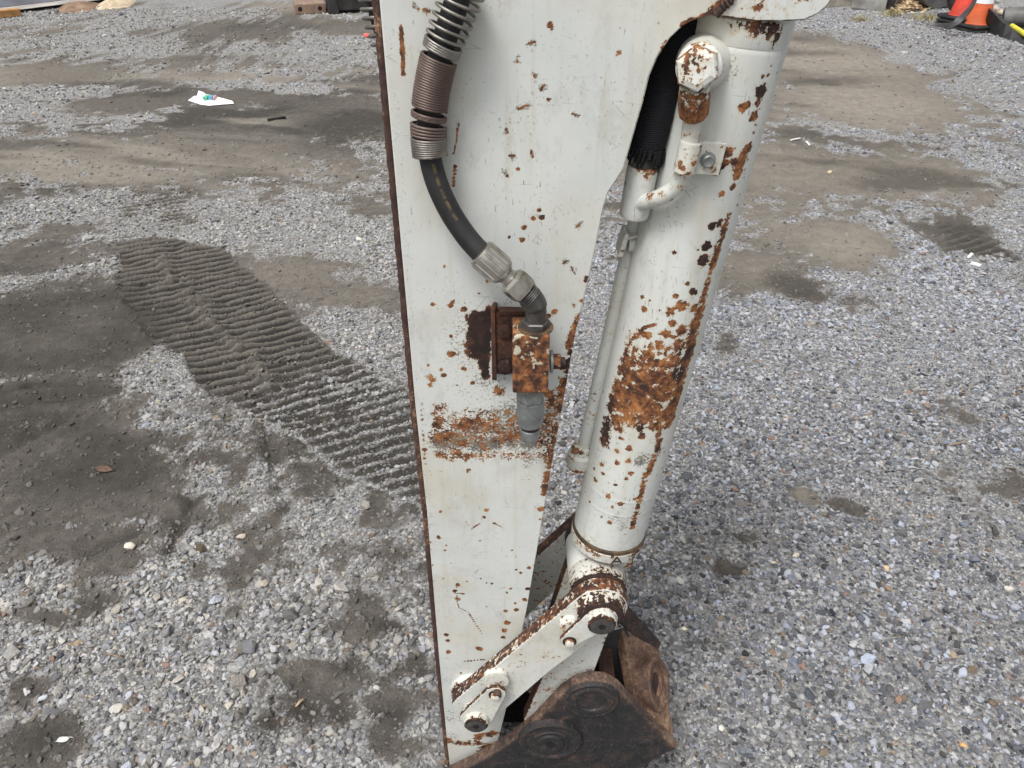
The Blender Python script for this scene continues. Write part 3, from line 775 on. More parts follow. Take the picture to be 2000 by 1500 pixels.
for x, y, r, a in [(x_, y_, r_ * (1.12 if a_ < .68 else 1.0), a_ if a_ > .68 else a_ + .13) for x_, y_, r_, a_ in [(1210, 102, .0045, .82), (1204, 108, .003, .8), (1075, 48, .004, .62), (1078, 55, .003, .6), (1052, 412, .0055, .78), (1057, 425, .0045, .75), (1042, 425, .004, .6), (985, 335, .005, .55), (990, 342, .004, .6),
                   (1023, 444, .0045, .84), (1020, 468, .0045, .84), (995, 463, .0028, .8), (953, 548, .004, .8), (868, 521, .0035, .7), (845, 594, .0035, .78), (880, 597, .0045, .76), (884, 590, .0035, .7), (906, 603, .0055, .85), (1082, 609, .0055, .85), (1072, 616, .005, .8), (1043, 554, .004, .85), (1145, 542, .0045, .85), (1143, 548, .0035, .8), (1120, 597, .0045, .75), (1135, 588, .003, .6),
                   (880, 693, .007, .74), (887, 690, .004, .8), (895, 692, .0025, .7), (914, 690, .0075, .72), (843, 737, .009, .74), (867, 733, .0055, .75), (862, 722, .004, .7), (905, 720, .006, .76), (923, 748, .0045, .75), (837, 713, .004, .7), (840, 752, .005, .65), (893, 752, .0025, .8), (970, 756, .0035, .8), (880, 656, .0035, .75), (935, 573, .0022, .7),
                   (1015, 213, .004, .55), (1030, 208, .003, .5), (1072, 195, .0035, .6), (1060, 172, .003, .5), (1045, 148, .003, .5), (1038, 85, .003, .4), (1010, 119, .003, .5), (1000, 305, .004, .5), (1012, 330, .003, .6),
                   (1147, 290, .0028, .85), (1131, 441, .0025, .5), (990, 255, .003, .4), (1125, 225, .004, .5), (835, 20, .002, .4), (811, 14, .004, .45), (1040, 300, .0035, .45), (1105, 512, .0045, .5), (1120, 528, .003, .45),
                   (950, 996, .0050, .8), (945, 1010, .004, .75), (978, 1028, .003, .6), (893, 1143, .0065, .8), (888, 1155, .005, .6), (894, 1170, .005, .8), (990, 1157, .005, .78), (997, 1150, .003, .6), (1017, 1119, .005, .78), (1008, 1113, .003, .7), (1009, 1191, .0055, .8), (1006, 1178, .004, .7), (988, 1193, .005, .8), (990, 1216, .007, .78), (985, 1232, .0075, .8), (982, 1245, .006, .75), (872, 1240, .006, .8), (874, 1251, .006, .8), (875, 1273, .0065, .82), (936, 1266, .0085, .84), (900, 1315, .004, .8), (913, 1136, .004, .75), (938, 1056, .0035, .7), (939, 1130, .0025, .8), (950, 1138, .003, .7), (872, 1065, .003, .6), (860, 1000, .003, .65), (857, 1050, .004, .65), (870, 1075, .003, .6), (880, 1100, .0025, .7), (960, 1140, .003, .7), (1000, 1075, .0025, .6), (950, 1185, .003, .6), (866, 1130, .003, .7),
                   (1059, 994, .008, .72), (1056, 1015, .005, .7), (1030, 1150, .006, .72), (1026, 1172, .0075, .75), (1033, 1110, .004, .6)]]:
    if a < .70 and y < 560:                      # scuffs rather than pits on the upper plate
        t_ = rng.uniform(0, math.pi); l_ = rng.uniform(3, 10)
        PS += pline([(x - l_ * math.cos(t_), y - l_ * math.sin(t_)), (x + l_ * math.cos(t_ + .3), y + l_ * math.sin(t_ + .3))], .0017, .78, 4)
        DIRTQ.append(pl(x, y, .006, .55))
    else:
        PS.append(pl(x, y, r, a))
PS += pline([(965, 1022), (985, 1032)], .0022, .75) + pline([(922, 1032), (938, 1022)], .0022, .75) + pline([(892, 1148), (893, 1175), (897, 1187), (915, 1196), (926, 1214), (941, 1237)], .0022, .74, 5) + pline([(886, 1158), (906, 1160)], .0022, .7)
PS += pline([(908, 1292), (945, 1288)], .003, .8) + pline([(905, 1010), (915, 1025)], .0015, .6)
PS += pline([(1128, 620), (1118, 655), (1110, 690)], .0085, .70, 5) + pline([(1105, 740), (1098, 775), (1092, 800)], .0105, .68, 5) + pline([(1088, 830), (1078, 880), (1068, 930), (1062, 965)], .0085, .68, 6)
PS += pline([(823, 790), (826, 850), (830, 905)], .005, .50, 6) + pline([(836, 1000), (850, 1180), (862, 1330)], .004, .36, 12)
PS += pline([(870, 1445), (900, 1452), (935, 1452)], .016, .62, 4) + pline([(935, 1440), (965, 1432)], .015, .7, 3) + [pl(955, 1465, .03, .75)]
PS += pline([(1280, 120), (1252, 215), (1236, 268), (1216, 335), (1180, 405)], .0035, .42, 8) + pline([(1334, 48), (1362, 34), (1398, 24)], .004, .74, 6) + pline([(1398, 22), (1428, 0)], .010, .8, 6) + pline([(1300, 80), (1285, 110)], .003, .5)
# the sandy worn band low on the plate, and the burnt patch round the valve bracket
BAND = []
for j in range(46):
    BAND.append(pl(rng.uniform(855, 1080), 840 + rng.normal(0, 26), rng.uniform(.006, .014), rng.uniform(.50, .74)))
BAND += [pl(x, 838 + 14 * math.sin(x), .024, .57) for x in range(862, 1085, 14)] + [pl(x, 890, .011, .55) for x in range(870, 1075, 14)] + [pl(x, 806, .010, .50) for x in range(850, 1060, 18)]
BAND += [pl(1075, y, .014, .68) for y in (790, 815, 845, 875, 895)]
DARKP = pline([(932, 625), (930, 660), (934, 690)], .0150, .98, 6) + pline([(955, 605), (953, 640), (950, 690), (947, 735)], .0062, .95, 8) + pline([(943, 620), (942, 690), (946, 715)], .010, .98, 6) + pline([(960, 612), (1025, 611)], .006, .85, 8) + pline([(1095, 712), (1116, 714)], .0095, .98, 5) + pline([(1118, 690), (1110, 740)], .0085, .90, 4)
DIRTP = pline([(760, 60), (790, 430), (818, 760), (842, 1010), (872, 1330)], .010, .20, 14) + [pl(1035, 900, .02, .4), pl(1030, 930, .016, .3), pl(1000, 1000, .05, .14), pl(930, 1050, .06, .14), pl(960, 1180, .06, .16), pl(1060, 400, .07, .13), pl(950, 250, .08, .12), pl(1120, 120, .08, .14), pl(1020, 230, .04, .2), pl(1060, 180, .03, .22), pl(880, 600, .06, .18)] + [pl(940, 665, .055, .42), pl(960, 740, .045, .38), pl(915, 690, .05, .30), pl(1000, 800, .03, .5), pl(985, 590, .03, .25), pl(925, 760, .04, .25), pl(990, 815, .022, .62), pl(1015, 800, .016, .6), pl(1065, 810, .014, .5)]
DIRTP += DIRTQ
DIRTP += [pl(x, 862 + 6 * math.sin(x), .018, .62 + .2 * math.sin(x * 1.7)) for x in range(862, 1040, 10)] + [pl(x, 835, .016, .62) for x in range(900, 1060, 12)] + [pl(x, 805, .014, .5) for x in range(940, 1085, 12)] + pline([(868, 770), (892, 745)], .003, .3) + [pl(885, 1400, .03, .38), pl(872, 1330, .02, .35), pl(878, 1440, .025, .4)]

def side_plate(name, yf, yb, parent, spots=True):
    zz = np.concatenate([np.arange(zb, 1.56, 0.0021), np.linspace(1.57, ztop, 8)])
    cols = np.concatenate([[0, 0.006], np.linspace(0.012, 0.988, 118), [0.994, 1.0]])
    if not spots:
        zz = np.concatenate([np.arange(zb, 1.56, 0.02), [ztop]]); cols = np.array([0, 0.006, 0.5, 0.994, 1.0])
    xl, xr = interp(LEFT, zz), interp(RIGHT, zz)
    nc, nr = len(cols), len(zz)
    X = xl[:, None] + (xr - xl)[:, None] * cols[None, :]
    Z = np.repeat(zz[:, None], nc, 1)
    sgn = 1 if yb > yf else -1
    Y = np.full_like(X, yf); Y[:, 0] += sgn * 0.0012; Y[:, -1] += sgn * 0.0012
    V = np.stack([X.ravel(), Y.ravel(), Z.ravel()], 1)
    Fc = [(i * nc + k, i * nc + k + 1, (i + 1) * nc + k + 1, (i + 1) * nc + k) for i in range(nr - 1) for k in range(nc - 1)]
    # rim going back to the plate's rear
    ring = [i * nc for i in range(nr)] + [(nr - 1) * nc + k for k in range(1, nc)] + [i * nc + nc - 1 for i in range(nr - 2, -1, -1)] + [k for k in range(nc - 2, 0, -1)]
    B = V[ring].copy(); B[:, 1] = yb
    n0 = len(V); V2 = np.concatenate([V, B])
    for j in range(len(ring)):
        j2 = (j + 1) % len(ring)
        Fc.append((ring[j], ring[j2], n0 + j2, n0 + j))
    Fc.append(tuple(n0 + j for j in range(len(ring))))
    ru = np.zeros(len(V2)); dk = np.zeros(len(V2)); di = np.zeros(len(V2)); fi = np.zeros(len(V2))
    if spots:
        ru[:n0] = np.maximum(spots_density(V, PS), spots_density(V, BAND))
        base = 0.05 + 0.10 * sstep(1.15, 0.95, V[:, 2]) - 0.05 * sstep(1.15, 1.35, V[:, 2])
        ru[:n0] = np.maximum(ru[:n0], base)
        dkd = spots_density(V, DARKP)
        ru[:n0] = np.maximum(ru[:n0], dkd); dk[:n0] = dkd
        di[:n0] = spots_density(V, DIRTP)
        fi[:n0] = np.clip(spots_density(V, BAND) * 2.2, 0, 1) * sstep(0.74, 0.80, V[:, 2]) ** 0
    ru[n0:] = 0.55
    dk[n0:] = 0.3
    o = mk(name, V2, Fc, M['paint'], parent, True, {"rust": ru, "dark": dk, "dirt": di, "fine": fi}, sharp=25)
    return o
sp = side_plate("side_plate", D0, D0 + 0.012, ARM)
sp["label"] = "wide white front side plate, tapering down, with orange rust chips"
side_plate("side_plate", D1, D1 - 0.012, ARM, False)
# left and right cover plates set between the side plates, and the rusty weld along the left edge
def cover(name, edge, inset, thick, parent, mat, zlo=zb, zhi=ztop):
    zz = np.concatenate([np.arange(zlo, 1.56, 0.02), [zhi]])
    x0 = interp(edge, zz) + inset
    V, Fc = [], []
    for x, z in zip(x0, zz):
        V += [(x, D0 + .0125, z), (x + thick, D0 + .0125, z), (x + thick, D1 - .0125, z), (x, D1 - .0125, z)]
    for i in range(len(zz) - 1):
        for k in range(4):
            k2 = (k + 1) % 4
            Fc.append((4 * i + k, 4 * i + k2, 4 * i + 4 + k2, 4 * i + 4 + k))
    Fc += [(0, 1, 2, 3), tuple(4 * (len(zz) - 1) + k for k in range(4))]
    return mk(name, V, Fc, mat, parent, False, {"rust": [0.35] * len(V)})
cover("cover_plate", LEFT, -0.0085, 0.010, ARM, M['paint'])
cover("cover_plate", RIGHT, -0.018, 0.010, ARM, M['paint'])
zz = np.concatenate([np.arange(zb, 1.56, 0.006), [ztop]])
xl = interp(LEFT, zz)
V, Fc = [], []
for j, (x, z) in enumerate(zip(xl, zz)):
    wob = 0.0004 * math.sin(j * 2.1) + 0.0004 * math.sin(j * 0.7) + random.uniform(-.0004, .0004)
    V += [(x + 0.0004, D0 + 0.0022, z), (x - 0.0042 + wob, D0 + 0.0012 + 0.5 * wob, z), (x - 0.0085 + wob, D0 + 0.0065, z), (x - 0.0090, D0 + 0.0125, z), (x + 0.0004, D0 + 0.0122, z)]
for i in range(len(zz) - 1):
    for k in range(5):
        k2 = (k + 1) % 5
        Fc.append((5 * i + k, 5 * i + k2, 5 * i + 5 + k2, 5 * i + 5 + k))
Fc += [tuple(range(5)), tuple(5 * (len(zz) - 1) + k for k in range(5))]
mk("weld_bead", V, Fc, M['rust_edge'], sp, True, label="rust brown weld along the plate's left edge")

# lugs that carry the head of the cylinder
for yf, yb in ((D0 - 0.0015, D0 + 0.0135), (D1 - 0.0135, D1 + 0.0015)):
    lug = [W(x, y, D0)[[0, 2]] for x, y in [(1398, 29), (1440, 36), (1476, 41), (1530, 41), (1570, 39), (1597, 27), (1614, 12), (1630, -8), (1645, -40)]]
    lug += [np.array([0.345, 1.60]), np.array([0.345, 1.72]), np.array([0.28, 1.80]), np.array([lug[0][0] + 0.045, 1.82]), np.array([lug[0][0] + 0.02, 1.56])]
    prism("cylinder_lug", lug, yf, yb, M['paint'], ARM, 0.0015, 0.008, 0.72, 0.30)
seam = spline([W(1397, 30, D0 - .001), W(1412, 14, D0 - .001), W(1428, -2, D0 - .001), W(1436, -30, D0 - .001)], 5)
tube("weld_bead", seam, [0.0045 + 0.0012 * math.sin(3 * k) for k in range(len(seam))], M['rust_deep'], sp, 8)

# bucket cylinder -----------------------------------------------------------
PIN_T = W(1175, 1215, 0.785)[[0, 2]]                 # upper linkage pin, through the cylinder eye
PIN_B = W(930, 1410, 0.785)[[0, 2]]                  # lower linkage pin, through the arm
ctop, cbot = W(1441, 42, MID), W(1187, 1040, MID)
cax = (cbot - ctop) / np.linalg.norm(cbot - ctop)
ctop = ctop - cax * 0.013
CL = float(np.linalg.norm(cbot - ctop)); CR = 0.0590
def cyl_pt(px, py, r=CR):
    d = ray(px, py); o = np.array([0, 0, CAM_H]) - ctop
    dp = d - cax * (d @ cax); op = o - cax * (o @ cax)
    A, B, C = dp @ dp, 2 * dp @ op, op @ op - r * r
    q = B * B - 4 * A * C
    t = (-B - math.sqrt(max(q, 0))) / (2 * A)
    return np.array([0, 0, CAM_H]) + d * t
CYL = mk("hydraulic_cylinder", *tube_geo([ctop - cax * 0.0, ctop + cax * 0.004], CR * 0.93, 48), M['rust_deep'], ARM, True, sharp=40, label="inclined white bucket cylinder banded with orange rust")
def barrel():
    prof = [(0.001, CR * 0.955), (0.004, CR), (0.028, CR), (0.030, CR * 0.985), (0.033, CR)]
    s = 0.036
    e1, e2 = CL * 0.845, CL * 0.882
    while s < CL * 0.978:
        r = CR
        for e in (e1, e2):
            if abs(s - e) < 0.0016: r = CR * 1.012
        prof.append((s, r)); s += 0.0023
    n = 150
    a = np.array([0, -1.0, 0]); a -= cax * (a @ cax); a /= np.linalg.norm(a); b = np.cross(cax, a)
    th = np.linspace(0, 2 * math.pi, n, endpoint=False)
    ring = np.cos(th)[:, None] * a + np.sin(th)[:, None] * b
    V = np.concatenate([ctop + cax * s + r * ring for s, r in prof])
    m = len(prof)
    Fc = [(i * n + k, i * n + (k + 1) % n, (i + 1) * n + (k + 1) % n, (i + 1) * n + k) for i in range(m - 1) for k in range(n)]
    Fc += [tuple(range(n))[::-1], tuple(range((m - 1) * n, m * n))]
    S = []
    def c(px, py, r, am): S.append((cyl_pt(px, py), r, am))
    def cl(pts, r, am, k=5):
        for (x0, y0), (x1, y1) in zip(pts[:-1], pts[1:]):
            for j in range(k + 1): c(x0 + (x1 - x0) * j / k, y0 + (y1 - y0) * j / k, r, am)
    for x, y, r, am in [(1390, 443, .006, .9), (1406, 435, .006, .85), (1379, 481, .008, .92), (1374, 508, .010, .92), (1354, 570, .007, .9), (1342, 554, .004, .85), (1356, 602, .007, .9), (1331, 597, .010, .85), (1308, 610, .0085, .8), (1258, 603, .006, .9), (1269, 587, .003, .8), (1267, 656, .007, .85), (1301, 652, .010, .8), (1313, 632, .007, .85), (1331, 646, .010, .8), (1320, 578, .0045, .85), (1316, 493, .004, .85), (1254, 580, .0035, .8), (1289, 606, .003, .8), (1258, 690, .006, .75), (1274, 680, .004, .8), (1240, 700, .005, .75),
                        (1188, 968, .0055, .8), (1163, 937, .0055, .85), (1176, 907, .006, .85), (1178, 925, .004, .8), (1205, 904, .0055, .85), (1223, 936, .0045, .85), (1233, 925, .006, .85), (1213, 984, .006, .8), (1236, 1024, .007, .75), (1205, 880, .005, .85), (1228, 876, .006, .85), (1213, 856, .005, .85), (1190, 1020, .005, .8), (1202, 947, .003, .8), (1175, 1010, .003, .7), (1152, 980, .003, .75), (1150, 1000, .003, .7), (1160, 915, .004, .8), (1196, 990, .003, .7), (1240, 975, .004, .7), (1228, 900, .006, .8),
                        (1517, 67, .010, .92), (1510, 90, .006, .8), (1485, 181, .0095, .92), (1450, 211, .007, .88), (1460, 206, .006, .9), (1471, 227, .007, .9), (1480, 200, .006, .85), (1422, 296, .0085, .9), (1442, 320, .0120, .88), (1452, 305, .010, .88), (1461, 290, .008, .8), (1399, 336, .0075, .95), (1408, 325, .006, .9), (1418, 318, .005, .85), (1432, 365, .005, .8), (1408, 380, .005, .8), (1440, 340, .008, .85), (1490, 150, .004, .7)]:
        c(x, y, r, am)
    cl([(1400, 45), (1440, 48), (1490, 50), (1525, 55)], .0055, .82, 6)
    cl([(1505, 130), (1472, 260), (1440, 400)], .0035, .55, 8)
    cl([(1424, 420), (1404, 480), (1384, 545), (1366, 610)], .0075, .74, 6)
    cl([(1366, 610), (1345, 690), (1330, 740), (1305, 830)], .013, .80, 7)
    cl([(1279, 634), (1258, 640), (1240, 655), (1227, 675), (1220, 700)], .0032, .85, 5)
    cl([(1345, 470), (1355, 482), (1364, 488)], .0018, .7, 3)
    for j in range(26): c(rng.uniform(1225, 1340), rng.uniform(645, 715), rng.uniform(.004, .009), rng.uniform(.55, .85))
    for y, k in [(680, .56), (696, .60), (712, .68), (728, .76), (745, .86), (762, .90), (780, .88), (798, .80), (815, .70), (830, .58)]:   # the scraped band
        lx = 1216 - (y - 712) * 0.30; rx = 1340 - (y - 712) * 0.31
        for t in np.linspace(0.02, 0.98, 9): c(lx + (rx - lx) * t, y + rng.normal(0, 4), .013, k)
    for y, k in [(830, .85), (848, .8), (862, .7)]: c(1186 - (y - 830) * 0.2, y, .014, k)
    for x, y in [(1250, 838), (1254, 852), (1258, 825), (1290, 835), (1285, 850)]: c(x, y, .008, .8)
    cl([(1262, 925), (1252, 965), (1243, 1000), (1236, 1030)], .0075, .70, 5)
    cl([(1290, 860), (1276, 900), (1266, 925)], .008, .70, 4)
    ru = np.maximum(spots_density(V, S), 0.10 + 0.10 * sstep(0.35, 0.6, np.repeat([p[0] for p in prof], n) / CL))
    dk = spots_density(V, [(cyl_pt(x, y), r, .9) for x, y, r in [(1379, 481, .012), (1374, 508, .014), (1390, 443, .01), (1517, 67, .014), (1485, 181, .012), (1399, 336, .01), (1186, 845, .018), (1180, 830, .016), (1252, 840, .012), (1354, 570, .01), (1440, 48, .01), (1500, 52, .014), (1190, 790, .012), (1340, 690, .012), (1325, 730, .012)]])
    di = spots_density(V, [(cyl_pt(x, y), r, am) for x, y, r, am in [(1255, 900, .014, .7), (1245, 902, .01, .6), (1420, 120, .012, .5), (1432, 140, .01, .4), (1275, 505, .012, .3), (1300, 420, .03, .22), (1205, 1010, .02, .35), (1215, 1030, .014, .4), (1285, 890, .01, .5)]])
    return mk("barrel", V, Fc, M['paint'], CYL, True, {"rust": ru, "dark": dk, "dirt": di, "fine": np.clip(ru * 0.6, 0, .5)}, sharp=35)
barrel()
gb = ctop + cax * CL * 0.978
lathe("gland_ring", gb, cax, [(0, CR, .2), (0.001, CR * 1.035, .45), (0.006, CR * 1.045, .5), (0.008, CR * 1.02, .4)], M['grease_line'], CYL, 64, "yellowish greased groove at the barrel's foot")
lathe("gland_cap", gb, cax, [(0.008, CR * 1.03, .40), (0.009, CR * 1.045, .42), (0.026, CR * 1.03, .32), (0.029, CR * .98, .7), (0.030, CR * 0.62, .5)], M['paint'], CYL, 64)
mkx = gb + cax * 0.017 + np.array([0.0, -1, 0]) * CR * 1.05
for p0, p1 in (((-.010, -.008), (-.002, .008)), ((-.002, .008), (.006, -.007)), ((-.006, -.003), (.003, -.003))):
    tube("stamped_mark", [mkx + np.array([p0[0] + .01, -.0001 + abs(p0[0] + .01) * .02, p0[1]]), mkx + np.array([p1[0] + .01, -.0001 + abs(p1[0] + .01) * .02, p1[1]])], 0.0011, M['rust_deep'], CYL, 6)
eye_c = np.array([PIN_T[0], 0, PIN_T[1]])
ER = 0.0475
def ylathe(name, xz, prof, mat, parent, n=48, label=None, jitter=0, dark=0.0):
    return lathe(name, (xz[0], 0, xz[1]), (0, 1, 0), prof, mat, parent, n, label, jitter=jitter, dark=dark)
neck = spline([gb + cax * 0.024, gb + cax * 0.045, np.array([PIN_T[0], MID - .004, PIN_T[1] + .015])], 6)
tube("rod_neck", neck, np.linspace(CR * 0.66, CR * 0.57, len(neck)), M['paint'], CYL, 36, attrs={"rust": [0.14] * (36 * len(neck))})
ylathe("rod_eye", PIN_T, [(0.8445, ER * .93, .7), (0.8455, ER, .42), (0.858, ER, .36), (0.880, ER, .30), (0.8815, ER * .985, .25), (0.883, ER * 1.0, .18), (0.930, ER, .14), (0.954, ER, .25), (0.956, ER * .94, .5)], M['paint'], CYL, 64, dark=0.8)
for dx, dz, r, l in ((0.036, -0.012, .017, .030), (0.040, 0.022, .008, .018)):     # grease port and lock bolt on the eye
    p = eye_c + np.array([dx, 0.925, dz])
    lathe("grease_port", p, (1, 0.15, 0), [(0, r, .4), (l * .8, r, .5), (l, r * .85, .6)], M['paint'], CYL, 24)

# hard lines, port and hose on the cylinder -----------------------------------
pb = np.array([1357, 136]); pdir = np.array([-0.30, -0.93, 0.12]); pdir /= np.linalg.norm(pdir)
pc = W(1360, 136, 0.798)
PORT = lathe("port_block", pc, -pdir, [(-0.002, .0145, .45), (0, .0200, .35), (0.003, .0225, .55), (0.020, .0228, .30), (0.023, .0215, .3)], M['paint'], CYL, 6, "chipped hexagonal port cap on the cylinder", False, 0.3)
lathe("port_body", pc - pdir * 0.020, -pdir, [(0, .0195, .3), (0.004, .0232, .3), (0.018, .0240, .28), (0.034, .0255, .15), (0.055, .030, .1)], M['paint'], CYL, 32)
lathe("cap_scar", W(1364, 137, 0.7954), pdir, [(0, .0022, 1), (0.0005, .0018, 1)], M['rust_orange'], PORT, 8)
a0, a1 = W(1357, 165, 0.816), W(1354, 222, 0.830)
ad = a1 - a0
lathe("pipe_nut", a0, ad, [(0, .0150, .4), (0.012, .0165, .5), (0.026, .0165, .72), (0.036, .0158, .9), (0.041, .0115, .85)], M['paint'], CYL, 10, smooth=False)
pp = spline([W(1354, 210, .832), W(1350, 250, .834), W(1343, 300, .837), W(1334, 338, .839), W(1318, 366, .844), W(1290, 385, .853), W(1262, 394, .870), W(1243, 396, .882)], 7)
npp = len(pp)
tube("steel_pipe", pp, 0.0098, M['paint'], CYL, 20, "bent white steel pipe with rust flakes", {"rust": np.repeat(0.24 + 0.12 * np.abs(np.sin(np.arange(npp) * 0.55)), 20)})
# clamp strap with its bolt
cf = cax * -1
clampc = W(1343, 306, .8325)
lathe("clamp_strap", clampc - cax * 0.017, cax, [(0, .0105, .2), (0.0005, .0122, .35), (0.0335, .0122, .35), (0.034, .0105, .2)], M['paint'], CYL, 24)
cl_lo = W(1383, 309, .838)
bx = np.array([1, 0.10, 0.0]); bx -= cax * (bx @ cax); bx /= np.linalg.norm(bx)
by = np.cross(cax, bx)
rotc = Matrix((bx, by, -cax)).transposed()
box("clamp_plate", cl_lo - np.array([.0165, .0022, .018]), cl_lo + np.array([.0165, .0022, .018]), M['paint'], CYL, 0.0012, rotc, None, 0.30)
box("clamp_foot", cl_lo + np.array([.002, .003, .0]) - np.array([.013, .004, .015]), cl_lo + np.array([.002, .012, .0]) + np.array([.013, .006, .015]), M['paint'], CYL, 0.0012, rotc, None, 0.2)
lathe("clamp_bolt", cl_lo + np.array([-.001, -.0022, -.001]), (0, -1, 0.0), [(0, .0088), (0.0015, .0088), (0.0018, .0070), (0.006, .0070), (0.0072, .0056), (0.0066, .0030), (0.0060, .001)], M['zinc_grey'], CYL, 24)
# upright port tube, hose end and woven sleeve
t0, t1 = W(1256, 322, .888), W(1240, 412, .888)
td = (t1 - t0) / np.linalg.norm(t1 - t0)
lathe("port_tube", t0, td, [(0, .0150, .6), (0.001, .0180, .45), (0.010, .0183, .25), (0.058, .0183, .14), (0.064, .0165, .3), (0.066, .011, .4)], M['paint'], CYL, 32)
lathe("hose_nut", t0 + td * 0.001, -td, [(0, .0165), (0.013, .0168), (0.016, .0145), (0.022, .0145), (0.024, .0125), (0.040, .0125)], M['steel_dark'], CYL, 6, "dark steel hose nut in the port tube", False)
sl = spline([W(1262, 290, .890), W(1276, 240, .890), W(1290, 180, .893), W(1310, 110, .897), W(1335, 60, .900), W(1368, 0, .905), W(1400, -60, .905)], 6)
SLV = tube("hose_sleeve", sl, 0.0205, M['sleeve'], CYL, 28, "black woven sleeve over the hose beside the cylinder")
e0 = sl[0]; ed = (sl[0] - sl[1]) / np.linalg.norm(sl[0] - sl[1])
for k in range(26):
    a = 2 * math.pi * k / 26 + random.uniform(-.1, .1)
    u = np.array([math.cos(a), math.sin(a), 0]); u -= ed * (u @ ed)
    L = random.uniform(.007, .020)
    tube("frayed_thread", [e0 + u * .0200 - ed * .004, e0 + u * random.uniform(.0205, .0245) + ed * L * .5, e0 + u * random.uniform(.016, .026) + ed * L], [.0026, .0022, .0010], M['sleeve'], SLV, 5)
# long return pipe down the left of the barrel
rp = [W(1255, 400, .925), W(1236, 455, .930), W(1192, 650, .930), W(1150, 830, .930), W(1138, 880, .928)]
tube("return_pipe", spline(rp, 6), 0.0105, M['paint'], CYL, 16, "thin straight white pipe behind the barrel's left side", {"rust": [0.24] * (16 * len(spline(rp, 6)))})
br = W(1232, 470, .922)
lathe("pipe_stub", br + np.array([-.004, 0, -.004]), (1, 0.1, 0.0), [(0, .0118, .2), (0.03, .0118, .1), (0.06, .0118, .1)], M['paint'], CYL, 24)
box("pipe_bracket", br + np.array([-.014, -.016, -.016]), br + np.array([-.008, .016, .016]), M['paint'], CYL, 0.001, Matrix.Rotation(R(12), 3, 'Y'), None, 0.35)
box("pipe_bracket", br + np.array([-.010, -.014, .010]), br + np.array([.022, .012, .0135]), M['paint'], CYL, 0.001, Matrix.Rotation(R(-14), 3, 'Y'), None, 0.25)
el = W(1136, 872, .925); ed2 = W(1128, 925, .925) - el; ed2 /= np.linalg.norm(ed2)
lathe("elbow_boss", el, ed2, [(-.004, .0112, .3), (0, .0155, .5), (0.010, .0165, .3), (0.014, .0205, .3), (0.030, .0215, .25), (0.040, .0185, .5), (0.044, .012, .6)], M['paint'], CYL, 20, "white elbow boss at the return pipe's foot")
lathe("elbow_port", el + ed2 * 0.024, (1, 0.2, -.1), [(0, .016, .4), (0.03, .016, .5), (0.05, .016, .5)], M['paint'], CYL, 20)

# linkage ----------------------------------------------------------------------
LK = prism("idler_link", capsule(PIN_B, PIN_T, 0.0455, 0.0450, 18, 0.006), 0.8125, 0.838, M['paint'], ARM, 0.0015, 0.005, 0.56, 0.24, "front white link with rusty edges joining arm and cylinder eye")
LK2 = prism("idler_link", capsule(PIN_B, PIN_T, 0.0455, 0.0450, 18, 0.006), 0.972, 0.9975, M['paint'], ARM, 0.0015, 0.005, 0.68, 0.33, "rear link showing behind the arm's foot")
ylathe("link_collar", PIN_T, [(0.8375, .0435, 1), (0.838, .0462, 1), (0.8435, .0465, 1), (0.844, .043, 1)], M['rust_deep'], LK, 56, "dark brown seal ring between link and cylinder eye")
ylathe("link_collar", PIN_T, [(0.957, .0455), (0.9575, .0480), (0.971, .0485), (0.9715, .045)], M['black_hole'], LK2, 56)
ylathe("pin_boss", PIN_T, [(0.7960, .0300, .8), (0.7970, .0360, .62), (0.8000, .0385, .52), (0.8110, .0405, .40), (0.8130, .0430, .5)], M['paint'], LK, 56, dark=0.75)
ylathe("pin_boss", PIN_T, [(0.7925, .0285, .9), (0.7932, .0330, 1), (0.7962, .0335, 1), (0.7966, .030, 1)], M['rust_deep'], LK, 56)
ylathe("arm_boss", PIN_B, [(0.8385, .046, .5), (0.8395, .0490, .35), (0.8495, .0500, .2), (0.852, .0505, .4)], M['paint'], ARM, 56)
ylathe("arm_boss", PIN_B, [(0.958, .046, .5), (0.9595, .0490, .35), (0.9715, .0500, .2)], M['paint'], ARM, 40)
def keeper(pin, bolt, ra, rb, y0, y1):
    k = prism("keeper_plate", capsule(pin, bolt, ra, rb, 14), y0, y1, M['paint'], LK, 0.0012, 0.004, 0.62, 0.22)
    return k
B_T = W(1112, 1248, 0.795)[[0, 2]]; B_B = W(967, 1352, 0.795)[[0, 2]]
keeper(PIN_T, B_T, .0270, .0155, 0.7905, 0.7985)
keeper(PIN_B, B_B, .0300, .0190, 0.7905, 0.7985)
for c, r in ((PIN_T, .0220), (PIN_B, .0205)):
    pn = ylathe("linkage_pin", c, [(0.7760, .0110, .9), (0.7768, r * .80, .8), (0.7785, r, .6), (0.7800, r * 1.08, .35), (0.7910, r * 1.12, .30), (0.80, r * 1.12, .3), (0.99, r * 0.9, .3)], M['paint'], LK, 48, dark=0.7)
    ylathe("pin_recess", c, [(0.7756, r * .86), (0.7752, r * .80), (0.7756, r * .48), (0.7775, r * .36), (0.7776, r * .05)], M['steel_dark'], LK, 40, "dark recessed end of the pin")
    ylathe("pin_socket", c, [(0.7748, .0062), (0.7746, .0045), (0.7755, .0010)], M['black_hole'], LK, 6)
ylathe("keeper_boss", B_T + np.array([0.0, 0.020]), [(0.7990, .0120, .4), (0.8000, .0165, .3), (0.8115, .0175, .25), (0.8128, .018, .4)], M['paint'], LK, 32)
ylathe("keeper_boss", B_B + np.array([0.002, 0.024]), [(0.7990, .0150, .4), (0.8000, .0220, .3), (0.8050, .0195, .25), (0.8128, .022, .4)], M['paint'], LK, 32)
